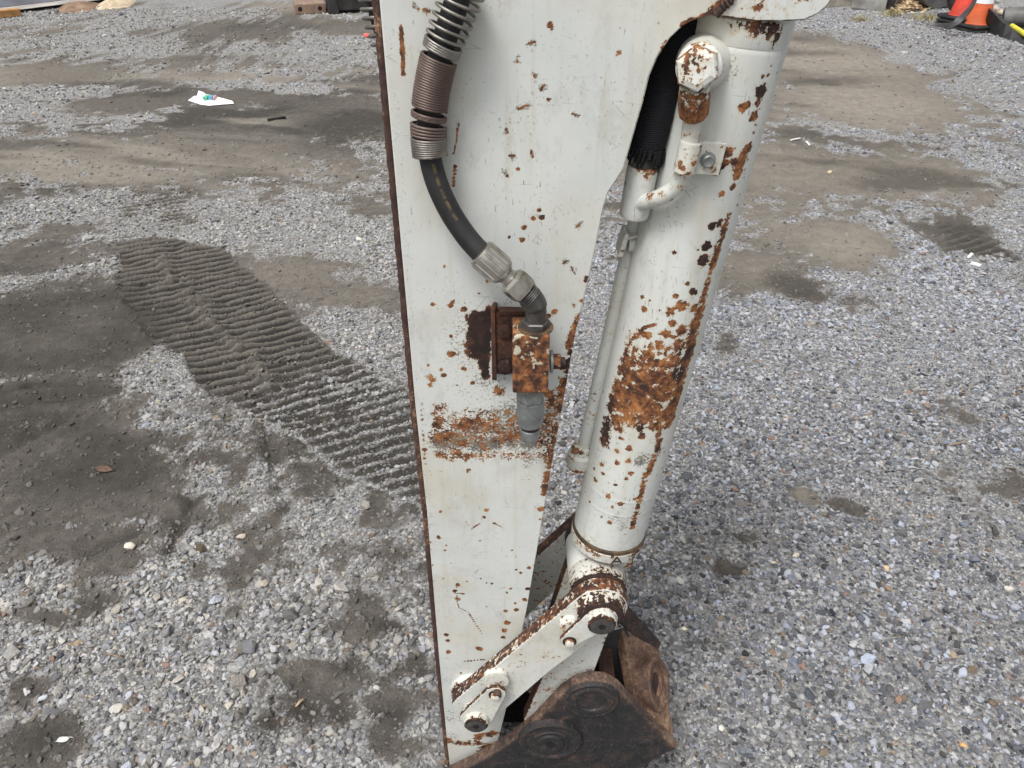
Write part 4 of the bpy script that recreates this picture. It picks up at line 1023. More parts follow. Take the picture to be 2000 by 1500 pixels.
for c, hh in ((B_T, .0085), (B_B, .0085)):
    ylathe("bolt_washer", c, [(0.7890, hh * 1.12), (0.7886, hh * 1.32), (0.7904, hh * 1.36)], M['rust_deep'], LK, 28)
    ylathe("keeper_bolt", c, [(0.7815, hh * .72, .3), (0.7822, hh * .86, .35), (0.7892, hh * .9, .6)], M['paint'], LK, 24)
tube("lifting_pin", [np.array([B_B[0] + .004, .800, B_B[1] + .014]), np.array([B_B[0] + .004, .783, B_B[1] + .008])], .0062, M['rust_edge'], LK, 12)
# bucket link: forged piece from the upper pin down to the coupler
CPIN = W(1075, 1449, 0.806)[[0, 2]]; CBORE = W(1156, 1371, 0.809)[[0, 2]]
prism("bucket_link", capsule(PIN_T + np.array([0, -.01]), CPIN, 0.041, 0.050, 16, 0.004), 0.8460, 0.8720, M['paint'], ARM, 0.002, 0.008, 0.72, 0.30, "white forged link going down into the coupler")
prism("bucket_link", capsule(PIN_T + np.array([0, -.01]), CPIN, 0.041, 0.050, 16, 0.004), 0.9280, 0.9540, M['paint'], ARM, 0.002, 0.008, 0.72, 0.3)
box("link_web", (CPIN[0] - .015, .8725, CPIN[1] + .05), (CPIN[0] + .050, .9275, CPIN[1] + .17), M['paint'], ARM, 0.003, Matrix.Rotation(R(14), 3, 'Y'), None, 0.45)
# foot of the arm
AEND = W(928, 1545, D0)[[0, 2]]
ylathe("end_boss", AEND, [(0.8400, .046, .8), (0.8415, .0500, .8), (0.8470, .0535, .7), (0.8510, .0550, .55), (0.960, .055, .4), (0.970, .050, .6)], M['paint'], ARM, 56)
ylathe("seal_ring", AEND, [(0.8325, .044), (0.8330, .0475), (0.8395, .048), (0.8400, .044)], M['rust_deep'], ARM, 56, "dark seal ring at the arm's foot")

# quick coupler ----------------------------------------------------------------
sil = [(864, 1499), (905, 1480), (948, 1458), (1000, 1424), (1040, 1392), (1072, 1358), (1095, 1333), (1122, 1315), (1152, 1307), (1182, 1310), (1206, 1324), (1226, 1346), (1262, 1385), (1300, 1422), (1320, 1440)]
ear = [W(x, y, 0.840)[[0, 2]] for x, y in sil] + [W(x, y, 0.815)[[0, 2]] for x, y in [(1300, 1472), (1255, 1500), (1190, 1560), (1090, 1640), (960, 1640), (880, 1560)]]
ear = [np.array([p[0], max(p[1], 0.035)]) for p in ear]
QC = prism("quick_coupler", ear, 0.8150, 0.8395, M['rust_dark'], ARM, 0.003, 0.010, 0.9, 0.0, "dark rusty steel quick coupler below the linkage")
prism("rear_ear", [np.array([min(p[0], 0.205), p[1]]) if p[1] > 0 else p for p in ear[:11]] + [np.array([0.20, 0.06]), np.array([0.0, 0.04]), np.array([-0.12, 0.06])], 0.9750, 0.9995, M['rust_dark'], QC, 0.003, 0.010, 0.9, 0.15)
ylathe("pin_disc", CPIN, [(0.8040, .0285), (0.8036, .0330), (0.8060, .0350), (0.8062, .0470), (0.8040, .0500), (0.8035, .0560), (0.8065, .0600), (0.8160, .0615)], M['rust_dark'], QC, 64, "round rusty disc around the coupler pin", 0.004)
ylathe("coupler_pin", CPIN, [(0.8010, .0105), (0.8000, .0150), (0.8005, .0245), (0.8030, .0260), (0.84, .0260), (0.985, .026)], M['rust_dark'], QC, 48)
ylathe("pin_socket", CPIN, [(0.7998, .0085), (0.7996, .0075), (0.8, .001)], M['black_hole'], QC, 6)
ylathe("bore_ring", CBORE, [(0.8118, .0265), (0.8085, .0290), (0.8072, .0360), (0.8100, .0420), (0.8088, .0480), (0.8160, .0520)], M['rust_dark'], QC, 64, None, 0.006)
ylathe("bore_plug", CBORE, [(0.8126, .0010), (0.8124, .020), (0.8120, .0262), (0.8160, .0270)], M['rust_brown'], QC, 48, "smooth brown plug in the coupler's upper bore")
for px, py, r in ((1225, 1458, .017), (1262, 1446, .015)):
    p = W(px, py, .815)
    lathe("weld_lump", p, (random.uniform(-.2, .2), -1, .2), [(-.006, r), (-.001, r * .9), (.0012, r * .6), (.0018, r * .2)], M['rust_dark'], QC, 14, jitter=0.22)
# sloping rear plate with flange and boss
c3 = [W(1215, 1228, .985), W(1288, 1268, .995), W(1317, 1438, .842), W(1243, 1372, .862)]
nrm = np.cross(c3[1] - c3[0], c3[3] - c3[0]); nrm /= np.linalg.norm(nrm)
if nrm[2] < 0: nrm = -nrm
def slab(name, C, nvec, th, mat, parent, label=None, sub=6):
    V, Fc = [], []
    for side in (0, -th):
        for i in range(sub + 1):
            for j in range(sub + 1):
                s, t = i / sub, j / sub
                p = (C[0] * (1 - s) + C[1] * s) * (1 - t) + (C[3] * (1 - s) + C[2] * s) * t
                V.append(p + nvec * side)
    n = sub + 1
    for b in (0, n * n):
        for i in range(sub):
            for j in range(sub):
                Fc.append((b + i * n + j, b + i * n + j + 1, b + (i + 1) * n + j + 1, b + (i + 1) * n + j))
    loop = [i * n for i in range(n)] + [(n - 1) * n + j for j in range(1, n)] + [i * n + n - 1 for i in range(n - 2, -1, -1)] + [j for j in range(n - 2, 0, -1)]
    for k in range(len(loop)):
        a, b2 = loop[k], loop[(k + 1) % len(loop)]
        Fc.append((a, b2, b2 + n * n, a + n * n))
    o = mk(name, V, Fc, mat, parent, False, {"edge": [0.2] * len(V)}, label)
    bv = o.modifiers.new("b", 'BEVEL'); bv.width = 0.002; bv.segments = 2; bv.limit_method = 'ANGLE'
    return o
slab("hook_plate", c3, nrm, 0.022, M['rust_brown'], QC, "tan rusty sloping plate at the coupler's right")
fl = [W(1196, 1204, .990), W(1224, 1180, 1.012), W(1293, 1256, 1.012), W(1280, 1278, .990)]
fn = np.cross(fl[1] - fl[0], fl[3] - fl[0]); fn /= np.linalg.norm(fn)
if fn[2] < 0: fn = -fn
slab("hook_flange", fl, fn, 0.018, M['rust_dark'], QC)
bc = W(1270, 1336, .918)
bd = nrm * 0.6 + np.array([0.75, -0.25, 0.2]); bd /= np.linalg.norm(bd)
lathe("hook_boss", bc - bd * 0.012, bd, [(0, .0530), (0.030, .0525), (0.033, .0500), (0.0325, .0440), (0.027, .0390), (0.0265, .0240), (0.020, .0220), (0.010, .0210)], M['rust_brown'], QC, 40, "round boss with a dark hole on the sloping plate", jitter=0.012)
lathe("hook_bore", bc - bd * 0.012, bd, [(0.0225, .0205), (0.0227, .012), (0.0227, .001)], M['rust_deep'], QC, 30)
slab("void_shade", [W(1160, 1240, .972), W(1226, 1226, .988), W(1252, 1378, .895), W(1165, 1350, .915)], np.array([.3, -.7, .6]), 0.006, M['black_hole'], QC)  # black slab added to paint the shaded void behind the front ear
box("cross_web", (0.06, .8400, 0.05), (0.20, .9745, 0.16), M['rust_deep'], QC, 0.004)
box("cross_web", (0.170, .8400, 0.16), (0.20, .9745, 0.33), M['rust_deep'], QC, 0.004)

# auxiliary valve, its bracket and hose -------------------------------------------
VB = 0.775
p0, p1 = W(1001, 768, VB), W(1074, 662, VB)
VALVE = box("valve_block", (p0[0], VB, p0[2]), (p1[0], VB + 0.046, p1[2] + 0.004), M['rust_orange'], ARM, 0.0022, None, "rusty orange valve block bolted to the plate", 0.62)
b0, b1 = W(966, 735, .832), W(1012, 615, .832)
box("bracket", (b0[0], .8360, b0[2]), (b1[0] + .01, .8490, b1[2]), M['rust_deep'], VALVE, 0.003, None, "deep brown rusted mounting bracket", jitter=.002)
box("bracket_rim", (b0[0] - .003, .8330, b0[2] - .006), (b0[0] + .003, .8492, b1[2] + .008), M['rust_deep'], VALVE, 0.0015, jitter=.0025)
box("bracket_rim", (b0[0] + .006, .8340, b1[2] - .002), (b1[0] + .022, .8492, b1[2] + .003), M['rust_deep'], VALVE, 0.0015, jitter=.0015)
for py in (646, 715):
    q = W(986, py, .834)
    ylathe("bracket_bolt", q[[0, 2]], [(0.8305, .0075), (0.8310, .0095), (0.8365, .0100)], M['rust_deep'], VALVE, 6)
    ylathe("bracket_washer", q[[0, 2]], [(0.8345, .0120), (0.8343, .0138), (0.8365, .0140)], M['rust_deep'], VALVE, 24)
bz = W(1074, 706, .80)
lathe("valve_washer", bz, (1, 0, 0), [(0, .0130), (0.0005, .0145), (0.0035, .0145), (0.004, .0125)], M['zinc_grey'], VALVE, 28)
lathe("valve_nut", bz, (1, 0, 0), [(0.004, .0085, .7), (0.0045, .0098, .6), (0.0125, .0098, .6), (0.0135, .008, .7)], M['rust_orange'], VALVE, 6, smooth=False)
lathe("valve_stud", bz, (1, 0, 0), [(0.0135, .0058), (0.019, .0055)], M['rust_deep'], VALVE, 14)
fx = W(1036, 768, 0.797)
bot = np.array([fx[0], .797, p0[2]])
lathe("coupling_hex", bot + np.array([0, 0, .001]), (0, 0, -1), [(0, .0150), (0.001, .0186), (0.022, .0188), (0.0255, .0178), (0.0260, .0165)], M['zinc_grey'], VALVE, 6, smooth=False, phase=0.25)
cp = [(0, .0155), (0.0005, .0176), (0.034, .0176), (0.0390, .0158), (0.0405, .0124), (0.0460, .0118), (0.0468, .0138), (0.052, .0138), (0.0545, .0134), (0.0600, .0128), (0.0640, .0112), (0.0645, .006), (0.056, .0055)]
lathe("coupling_body", bot + np.array([0, 0, -.025]), (0, 0, -1), cp, M['zinc_grey'], VALVE, 40, "grey zinc quick coupling under the valve block")
lathe("coupling_groove", bot + np.array([0, 0, -.025]), (0, 0, -1), [(0.0408, .0124), (0.0410, .0127), (0.0455, .0124), (0.0458, .0120)], M['rust_deep'], VALVE, 32)
top = np.array([W(1046, 640, .796)[0], .796, p1[2] + .004])
lathe("adapter_hex", top, (0, 0, 1), [(-.001, .0165), (0, .0172), (0.009, .0172), (0.0105, .0155)], M['steel_dark'], VALVE, 6, smooth=False, phase=0.5)
lathe("adapter_ring", top, (0, 0, 1), [(-.0015, .0200), (-.001, .0215), (0.0008, .0215), (0.0012, .019)], M['grease_line'], VALVE, 32)
elb = spline([top + np.array([0, 0, .006]), top + np.array([0, 0, .022]), top + np.array([-.003, 0, .034]), top + np.array([-.012, 0, .045]), top + np.array([-.024, 0, .058])], 6)
tube("elbow", elb, [0.0128 + (0.0016 if 8 < k < 17 else 0) for k in range(len(elb))], M['steel_dark'], VALVE, 24, "dark steel elbow above the valve block")
ej = elb[-1]; edr = elb[-1] - elb[-3]; edr /= np.linalg.norm(edr)
HOSE_Y = .8285
hp = [np.array([*(W(x, y, yy))]) for x, y, yy in [(905, -60, .826), (893, 0, .826), (873, 62, .827), (856, 118, HOSE_Y), (842, 185, HOSE_Y), (837, 250, HOSE_Y), (841, 310, .8275), (855, 362, .824), (880, 415, .817), (912, 463, .810), (944, 499, .803)]]
hs_ = spline(hp, 10)
HOSE = tube("hydraulic_hose", hs_, 0.0124, M['rubber'], ARM, 28, "black rubber hydraulic hose curving down to the valve")
def arc_at(P):
    P = np.array(P); L = np.concatenate([[0], np.cumsum(np.linalg.norm(np.diff(P, axis=0), axis=1))])
    return P, L
HP, HL = arc_at(hs_)
def hose_s(px, py):                                   # distance along the hose nearest to a point seen at (px,py)
    best, s = 1e9, 0
    d = ray(px, py); d /= np.linalg.norm(d)
    for p, l in zip(HP, HL):
        w = p - np.array([0, 0, CAM_H]); e = np.linalg.norm(w - d * (w @ d))
        if e < best: best, s = e, l
    return s
def coil(name, s0, s1, turns, r0, r1, wire, mat, parent, label=None, lean=0.0, off=(0, 0, 0), path=None, n=18):
    P_, L_ = path if path is not None else (HP, HL)
    _, Fr = frames(list(P_))
    k = int(turns * n) + 1; pts = []
    for i in range(k):
        t = i / (k - 1); s = s0 + (s1 - s0) * t
        c = np.array([np.interp(s, L_, P_[:, j]) for j in range(3)])
        j = min(np.searchsorted(L_, s), len(P_) - 1)
        tt, u, v = Fr[j]
        a = 2 * math.pi * turns * t; r = r0 + (r1 - r0) * t
        w = lean * math.cos(a + 0.6) * r
        pts.append(c + np.array(off) * (1 - t) + r * (math.cos(a) * u + math.sin(a) * v) + tt * w)
    return tube(name, pts, wire, mat, parent, 8, label)
sA, sB, sC, sD, sE, sF = hose_s(893, -40), hose_s(858, 104), hose_s(838, 212), hose_s(838, 234), hose_s(837, 246), hose_s(840, 302)
coil("spring_guard", sA, hose_s(866, 84), 7, .0215, .0190, .00165, M['spring'], HOSE, "loose bright coils of the spring guard", 0.12, (.004, -.001, 0))
coil("spring_guard", hose_s(866, 82), hose_s(858, 102), 3.6, .0188, .0182, .0016, M['spring'], HOSE, None, 0.12)
coil("spring_guard", sB + .004, sC, 20, .0180, .0178, .0017, M['spring_rust'], HOSE, "tight browned coils of the spring guard", 0.10)
coil("spring_guard", sC + .006, sD, 2.6, .0180, .0178, .0017, M['spring_rust'], HOSE, None, 0.16)
coil("spring_guard", sE, hose_s(839, 266), 4, .0184, .0182, .0017, M['spring_rust'], HOSE, None, 0.14)
coil("spring_guard", hose_s(839, 266), sF, 8, .0182, .0182, .0017, M['spring'], HOSE, "tight grey end coils of the spring guard", 0.05)
# worn yellow lettering strip down the hose
ps = np.linspace(hose_s(843, 318), hose_s(890, 430), 24)
_, HFr = frames(list(HP))
V, Fc = [], []
for s in ps:
    c = np.array([np.interp(s, HL, HP[:, j]) for j in range(3)])
    tt = HFr[min(np.searchsorted(HL, s), len(HP) - 1)][0]
    toc = np.array([0, 0, 1.2]) * .3 + np.array([0.12, -1, 0]); toc -= tt * (toc @ tt); toc /= np.linalg.norm(toc)
    sd_ = np.cross(tt, toc)
    for w in (-.26, .02):
        q = toc * math.cos(w) + sd_ * math.sin(w)
        V.append(c + q * .01255)
for i in range(len(ps) - 1):
    if i % 5 != 4:
        Fc.append((2 * i, 2 * i + 1, 2 * i + 3, 2 * i + 2))
mk("worn_lettering", V, Fc, M['rubber_print'], HOSE, True)
he = HP[-1]; hd = ej - he; hlen = float(np.linalg.norm(hd)); hd /= hlen
FER = lathe("hose_ferrule", he - hd * .006, hd, [(0, .0140), (0.001, .0166), (0.004, .0172), (0.032, .0170), (0.036, .0160), (0.039, .0125), (0.041, .0105), (0.046, .0098), (0.050, .0112)], M['zinc'], HOSE, 24, "bright crimped steel ferrule")
for k in range(12):
    a = 2 * math.pi * k / 12
    u = np.array([0, 1.0, 0]); u -= hd * (u @ hd); u /= np.linalg.norm(u); v = np.cross(hd, u)
    w = math.cos(a) * u + math.sin(a) * v
    tube("crimp_rib", [he - hd * .002 + w * .0168, he + hd * .026 + w * .0167], [.0016, .0016], M['zinc'], FER, 6)
ns = 0.044
lathe("hose_nut", he - hd * .006, hd, [(ns + .002, .0120), (ns + .004, .0165), (ns + .008, .0182), (ns + .022, .0182), (ns + .027, .0160), (ns + .028, .0130)], M['zinc'], HOSE, 6, "bright hexagonal hose nut", False, phase=0.35)
thr = [(ns + .028 + .0012 * k, .0128 if k % 2 else .0140) for k in range(9)]
lathe("elbow_thread", he - hd * .006, hd, thr, M['steel_dark'], HOSE, 24)
# second sprung hose showing beyond the left edge
h2 = spline([W(722, -110, .890), W(733, -30, .890), W(742, 20, .890), W(757, 72, .890), W(785, 140, .890)], 10)
HOSE2 = tube("hydraulic_hose", h2, 0.0124, M['rubber'], ARM, 20, "second sprung hose showing past the plate's left edge")
coil("spring_guard", 0.0, arc_at(h2)[1][-1] * .98, 15, .0190, .0185, .0019, M['spring'], HOSE2, None, 0.25, path=arc_at(h2))


# ------------------------------------------------------------------ things lying about the yard
M['cone_red'] = mat_plain("faded_red_cone", (0.62, 0.060, 0.035), 0.5, 0, 0.15, 12, 0.1, (0.20, 0.04, 0.03), 0.5)
M['cone_orange'] = mat_plain("faded_orange_cone", (0.60, 0.115, 0.035), 0.5, 0, 0.12, 12, 0.1, (0.30, 0.10, 0.05), 0.4)
M['cone_band'] = mat_plain("white_reflective_band", (0.72, 0.74, 0.76), 0.45, 0, 0.08, 20, 0.1, (0.4, 0.38, 0.36), 0.4)
M['cone_base'] = mat_plain("black_cone_base", (0.022, 0.022, 0.024), 0.6, 0, 0.3, 20, 0.2, (0.10, 0.09, 0.08), 0.35)
M['strap'] = mat_plain("grey_rubber_strip", (0.060, 0.058, 0.062), 0.42, 0, 0.3, 14, 0.2, (0.12, 0.11, 0.10), 0.4)
M['yellow'] = mat_plain("yellow_plastic", (0.60, 0.55, 0.06), 0.5, 0, 0.15, 20)
M['drum'] = mat_plain("weathered_grey_steel", (0.125, 0.125, 0.12), 0.6, 0.1, 0.45, 4, 0.3, (0.22, 0.19, 0.15), 0.6)
M['concrete'] = mat_plain("old_concrete", (0.27, 0.265, 0.25), 0.9, 0, 0.3, 9, 0.5, (0.12, 0.11, 0.10), 0.6, 0.006)
M['pale_wood'] = mat_plain("pale_weathered_timber", (0.40, 0.37, 0.31), 0.85, 0, 0.25, 12, 0.4, (0.2, 0.18, 0.15), 0.5, 0.004)
M['wood'] = mat_plain("broken_wood", (0.29, 0.215, 0.15), 0.85, 0, 0.35, 160, 0.4, (0.13, 0.09, 0.065), 0.8)
M['chip'] = mat_plain("split_wood_chips", (0.52, 0.40, 0.25), 0.85, 0, 0.4, 20, 0.4, (0.25, 0.15, 0.09), 0.5)
M['timber_orange'] = mat_plain("orange_timber", (0.42, 0.22, 0.08), 0.8, 0, 0.3, 10, 0.3, (0.18, 0.11, 0.06), 0.6)
M['block'] = mat_rust("rusty_machined_block", [(0.30, (0.08, 0.055, 0.045)), (0.50, (0.19, 0.125, 0.09)), (0.62, (0.27, 0.18, 0.13)), (0.80, (0.45, 0.40, 0.36))], 0.6, 0.4, 0.3)
M['dark_iron'] = mat_plain("dark_machine_iron", (0.028, 0.028, 0.030), 0.55, 0.3, 0.45, 8, 0.3, (0.07, 0.055, 0.045), 0.5)
M['paper'] = mat_plain("white_plastic_bag", (0.82, 0.83, 0.83), 0.5, 0, 0.03, 14, 0.2)
M['print_green'] = mat_plain("green_print", (0.12, 0.50, 0.32), 0.5, 0, 0.2, 30)
M['print_blue'] = mat_plain("blue_print", (0.10, 0.36, 0.50), 0.5, 0, 0.2, 30)
M['print_pink'] = mat_plain("pink_print", (0.75, 0.40, 0.42), 0.5, 0, 0.2, 30)
M['pink'] = mat_plain("pink_plastic", (0.75, 0.14, 0.12), 0.5, 0, 0.15, 30)
M['leaf'] = mat_plain("dead_leaf", (0.11, 0.060, 0.04), 0.7, 0, 0.5, 160, 0.3, (0.03, 0.02, 0.015), 0.7)
M['straw'] = mat_plain("dry_grass_blades", (0.27, 0.235, 0.11), 0.85, 0, 0.4, 6)
M['sand'] = mat_plain("pale_sand", (0.52, 0.42, 0.30), 0.95, 0, 0.25, 12, 0.6, (0.25, 0.17, 0.11), 0.5, 0.01)
M['dirt_pile'] = mat_plain("brown_dirt", (0.20, 0.13, 0.085), 0.95, 0, 0.4, 12, 0.6, (0.36, 0.26, 0.18), 0.5, 0.01)
M['asphalt'] = mat_plain("dark_asphalt", (0.085, 0.09, 0.105), 0.9, 0, 0.3, 3, 0.4, (0.16, 0.16, 0.165), 0.6, 0.006)
M['dust'] = mat_plain("pale_roadside_dust", (0.33, 0.31, 0.285), 0.95, 0, 0.3, 2.5, 0.4, (0.16, 0.15, 0.14), 0.5)

def gnd(px, py, dz=0.0):
    p = G(px, py); return np.array([p[0], p[1], gz(p[0], p[1]) + dz])

def sheet(name, P, z, mat, n=30, thick=0.02):
    """strip of ground between two edge lines P[0]-P[1] and P[3]-P[2]"""
    V, Fc = [], []
    m = 5
    for i in range(n + 1):
        for j in range(m + 1):
            s, t = i / n, j / m
            p = (np.array(P[0]) * (1 - s) + np.array(P[1]) * s) * (1 - t) + (np.array(P[3]) * (1 - s) + np.array(P[2]) * s) * t
            w = 0.08 * (fbm(np.array([p[0] * 1.5]), np.array([p[1] * 1.5]), 3, 5)[0] - 0.5)
            V.append((p[0] + w, p[1] + w, z))
    for i in range(n):
        for j in range(m):
            a_ = i * (m + 1) + j
            Fc.append((a_, a_ + 1, a_ + m + 2, a_ + m + 1))
    o = mk(name, V, Fc, mat)
    return tag(o, kind="structure")
ra, rb = G(-500, 92)[:2], G(420, -22)[:2]
dn = np.array([-(rb - ra)[1], (rb - ra)[0]]); dn /= np.linalg.norm(dn)
if dn[1] < 0: dn = -dn
dl = (rb - ra) / np.linalg.norm(rb - ra)
ra, rb = ra - dl * 8, rb + dl * 6
sheet("road", [ra + dn * 0.30, rb + dn * 0.30, rb + dn * 7, ra + dn * 7], 0.040, M['asphalt'], 60)
sheet("road_edge", [ra, rb, rb + dn * 0.45, ra + dn * 0.45], 0.036, M['dust'], 90)

def rod_box(name, a, b, w, h, mat, label, cat, parent=None, bev=0.01, group=None):
    """squared beam from ground point a to ground point b, w deep and h high"""
    a, b = np.array(a, float), np.array(b, float)
    L = np.linalg.norm((b - a)[:2]); ang = math.atan2(b[1] - a[1], b[0] - a[0])
    c = (a + b) / 2
    o = box(name, (c[0] - L / 2, c[1] - w / 2, c[2]), (c[0] + L / 2, c[1] + w / 2, c[2] + h), mat, parent, bev, Matrix.Rotation(ang, 3, 'Z'), None, 0, min(w, h) * 0.04)
    if cat: tag(o, label, cat, group)
    return o

# rusty machined block with two holes and the dark iron next to it
a_, b_ = gnd(578, 29), gnd(638, 26)
BL = empty("steel_block", (a_ + b_) / 2, "rusty tan steel block with two round holes, beyond the arm's left", "steel block")
ang = math.atan2(b_[1] - a_[1], b_[0] - a_[0]); L = np.linalg.norm((b_ - a_)[:2])
rm = Matrix.Rotation(ang, 3, 'Z')
c = (a_ + b_) / 2 + np.array([-math.sin(ang), math.cos(ang), 0]) * 0.19
box("body", c - np.array([L / 2, .19, 0]), c + np.array([L / 2, .19, .115]), M['block'], BL, 0.012, rm)
fd = np.array([math.sin(ang), -math.cos(ang), 0])
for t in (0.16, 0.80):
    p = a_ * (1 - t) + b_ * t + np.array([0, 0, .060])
    lathe("bolt_hole_shade", p - fd * .03, fd, [(0, .018), (0.0305, .026), (0.032, .024), (0.0315, .004)], M['black_hole'], BL, 24)  # solid black plugs painting the dark inside of the holes
IR = empty("iron_casting", gnd(690, 22), "dark iron machine part lying behind the arm's left edge", "machine part")
for (x0, y0, x1, y1, w, h0, h, mt) in ((640, 24, 660, 23, .30, 0, .20, 'dark_iron'), (658, 22, 742, 19, .34, .03, .16, 'dark_iron'), (663, 19, 735, 16, .3, .19, .22, 'dark_iron'), (668, 21, 690, 20.5, .36, .06, .07, 'drum')):
    rod_box("casting_block" if mt == 'dark_iron' else "wear_plate", gnd(x0, y0, h0), gnd(x1, y1, h0), w, h, M[mt], None, None, IR, 0.015)

# white bag with a scrap of coloured print
bagpts = [(367, 196, .012), (378, 200, .02), (392, 205, .018), (410, 208, .012), (432, 206, .015), (457, 203, .012), (455, 200, .02), (438, 197, .035), (418, 193, .045), (403, 190, .05), (397, 188, .04), (391, 190, .09), (386, 193, .05), (380, 193, .045)]
bc_ = gnd(408, 200)
BAG = empty("plastic_bag", bc_, "torn white plastic bag with green and blue print on the dirt", "bag")
V = [gnd(x, y, z * .65) for x, y, z in bagpts]; nB = len(V)
cen = gnd(412, 199, .036)
V = V + [v * 0.55 + cen * 0.45 + np.array([0, 0, .012 * math.sin(3 * k)]) for k, v in enumerate(V)] + [cen]
V += [np.array([v[0], v[1], min(v[2], gz(v[0], v[1]) + .006)]) for v in V[:nB]]
Fc = [(k, (k + 1) % nB, nB + (k + 1) % nB, nB + k) for k in range(nB)] + [(nB + k, nB + (k + 1) % nB, 2 * nB) for k in range(nB)]
Fc += [(k, (k + 1) % nB, 2 * nB + 1 + (k + 1) % nB, 2 * nB + 1 + k) for k in range(nB)] + [tuple(2 * nB + 1 + k for k in range(nB))]
mk("bag_body", V, Fc, M['paper'], BAG)
for x0, x1, mt, nm in ((401, 409.5, 'print_green', "green_print"), (411, 419, 'print_blue', "blue_print"), (420.5, 423.5, 'print_pink', "pink_print")):
    p, q = gnd(x0, 199.5, .048), gnd(x1, 199.5, .048)
    box(nm, (p[0], p[1] - .035, p[2] - .02), (q[0], p[1] + .025, p[2] + .004), M[mt], BAG, 0.002)

# traffic cones, stacked in each other
def cone_mesh():
    n = 40
    prof = [(0.036, .150), (0.040, .140), (0.060, .134), (0.235, .104)]
    prof2 = [(0.235, .1055), (0.400, .0785)]
    prof3 = [(0.400, .0770), (0.69, .030), (0.70, .026), (0.70, .018)]
    return prof, prof2, prof3
def traffic_cone(loc, rz, col, label, band=True, cat="traffic cone", group="traffic cones stacked in the yard corner"):
    e = empty("traffic_cone", loc, label, cat, group)
    e.rotation_euler = (0, 0, rz)
    def L(name, prof, mat, n=40):
        V, Fc = [], []
        for z, r in prof:
            for k in range(n):
                t = 2 * math.pi * k / n; V.append((r * math.cos(t), r * math.sin(t), z))
        for i in range(len(prof) - 1):
            for k in range(n):
                Fc.append((i * n + k, i * n + (k + 1) % n, (i + 1) * n + (k + 1) % n, (i + 1) * n + k))
        return mk(name, V, Fc, mat, e, True, None, None, False, 40)
    p1, p2, p3 = cone_mesh()
    L("cone_body", p1, col)
    L("reflective_band" if band else "cone_body", p2, M['cone_band'] if band else col)
    L("cone_tip", p3, col)
    bm = bmesh.new(); bmesh.ops.create_cube(bm, size=1.0)
    for v in bm.verts: v.co = Vector((v.co.x * .375, v.co.y * .375, v.co.z * .034 + .018))
    bmesh.ops.bevel(bm, geom=bm.edges[:], offset=.010, segments=3, affect='EDGES')
    bm.verts.index_update()
    V = [v.co[:] for v in bm.verts]; Fc = [[v.index for v in f.verts] for f in bm.faces]; bm.free()
    mk("cone_base", V, Fc, M['cone_base'], e, False, None, None, False)
    return e
cr_ = gnd(1904, 56); f0, f1 = G(1868, 48), G(1934, 64)
yaw = math.atan2(f1[1] - f0[1], f1[0] - f0[0])
cl_ = gnd(1874, 49)
traffic_cone(cr_ + np.array([0, 0, .000]), yaw, M['cone_orange'], "lowest cone of the orange stack, only its black base showing")
traffic_cone(cr_ + np.array([0, 0, .042]), yaw, M['cone_orange'], "faded orange cone with white reflective band, nearest the black sheet")
traffic_cone(cl_, yaw + .1, M['cone_red'], "lowest cone of the red stack, only its black base showing", False)
traffic_cone(cl_ + np.array([.008, 0, .042]), yaw + .16, M['cone_red'], "middle cone of the red stack, only its black base showing", False)
traffic_cone(cl_ + np.array([.004, .004, .084]), yaw + .12, M['cone_red'], "plain red cone on top of the stack beside the grey drum", False)
def ribbon(name, P, wv, w, th, mat, label, cat):
    P = spline(P, 8); V, Fc = [], []
    wv = np.array(wv, float); wv /= np.linalg.norm(wv)
    _, Fr = frames(P)
    for k, (p, (t, u, v)) in enumerate(zip(P, Fr)):
        ww = wv - t * (wv @ t); ww /= np.linalg.norm(ww); nn = np.cross(t, ww)
        tw = w * min(1, 0.25 + 2.2 * k / len(P))
        for a, b in ((-.5, -.5), (.5, -.5), (.5, .5), (-.5, .5)):
            V.append(p + ww * a * tw + nn * b * th)
    for i in range(len(P) - 1):
        for k in range(4):
            Fc.append((4 * i + k, 4 * i + (k + 1) % 4, 4 * i + 4 + (k + 1) % 4, 4 * i + 4 + k))
    Fc += [(0, 1, 2, 3), tuple(4 * (len(P) - 1) + k for k in range(4))]
    return tag(mk(name, V, Fc, mat, None, True, sharp=40), label, cat)
ribbon("rubber_strip", [gnd(1808, 51, .03), gnd(1838, 56, .045), W(1858, 50, 8.78), W(1880, 33, 8.74), W(1897, 13, 8.72), W(1908, -8, 8.72), W(1916, -30, 8.75)], (0.25, 0.6, .75), 0.075, 0.012, M['strap'], "bent grey rubber strip leaning across the two cone stacks", "rubber strip")
# black folded sheet with a yellow hose along it
T0, T1 = W(1931, 15, 8.98), gnd(2030, 84, .05)
F0_, F1_ = gnd(1921, 59), gnd(2035, 99)
K0, K1 = gnd(1962, 42), gnd(2060, 80)
V, Fc = [], []
for i in range(9):
    t = i / 8
    w = .02 * math.sin(5 * t)
    tt = T0 * (1 - t) ** 1.0 + T1 * t
    tt = tt + np.array([0, 0, -.06 * math.sin(math.pi * t)])
    V += [F0_ * (1 - t) + F1_ * t + np.array([0, w, .004]), tt, K0 * (1 - t) + K1 * t + np.array([0, -w, .004])]
for i in range(8):
    for k in range(3):
        Fc.append((3 * i + k, 3 * i + (k + 1) % 3, 3 * i + 3 + (k + 1) % 3, 3 * i + 3 + k))
Fc += [(0, 1, 2), (24, 25, 26)]
tag(mk("rubber_sheet", V, Fc, M['cone_base']), "black rubber sheet folded up beside the orange cone", "rubber sheet")
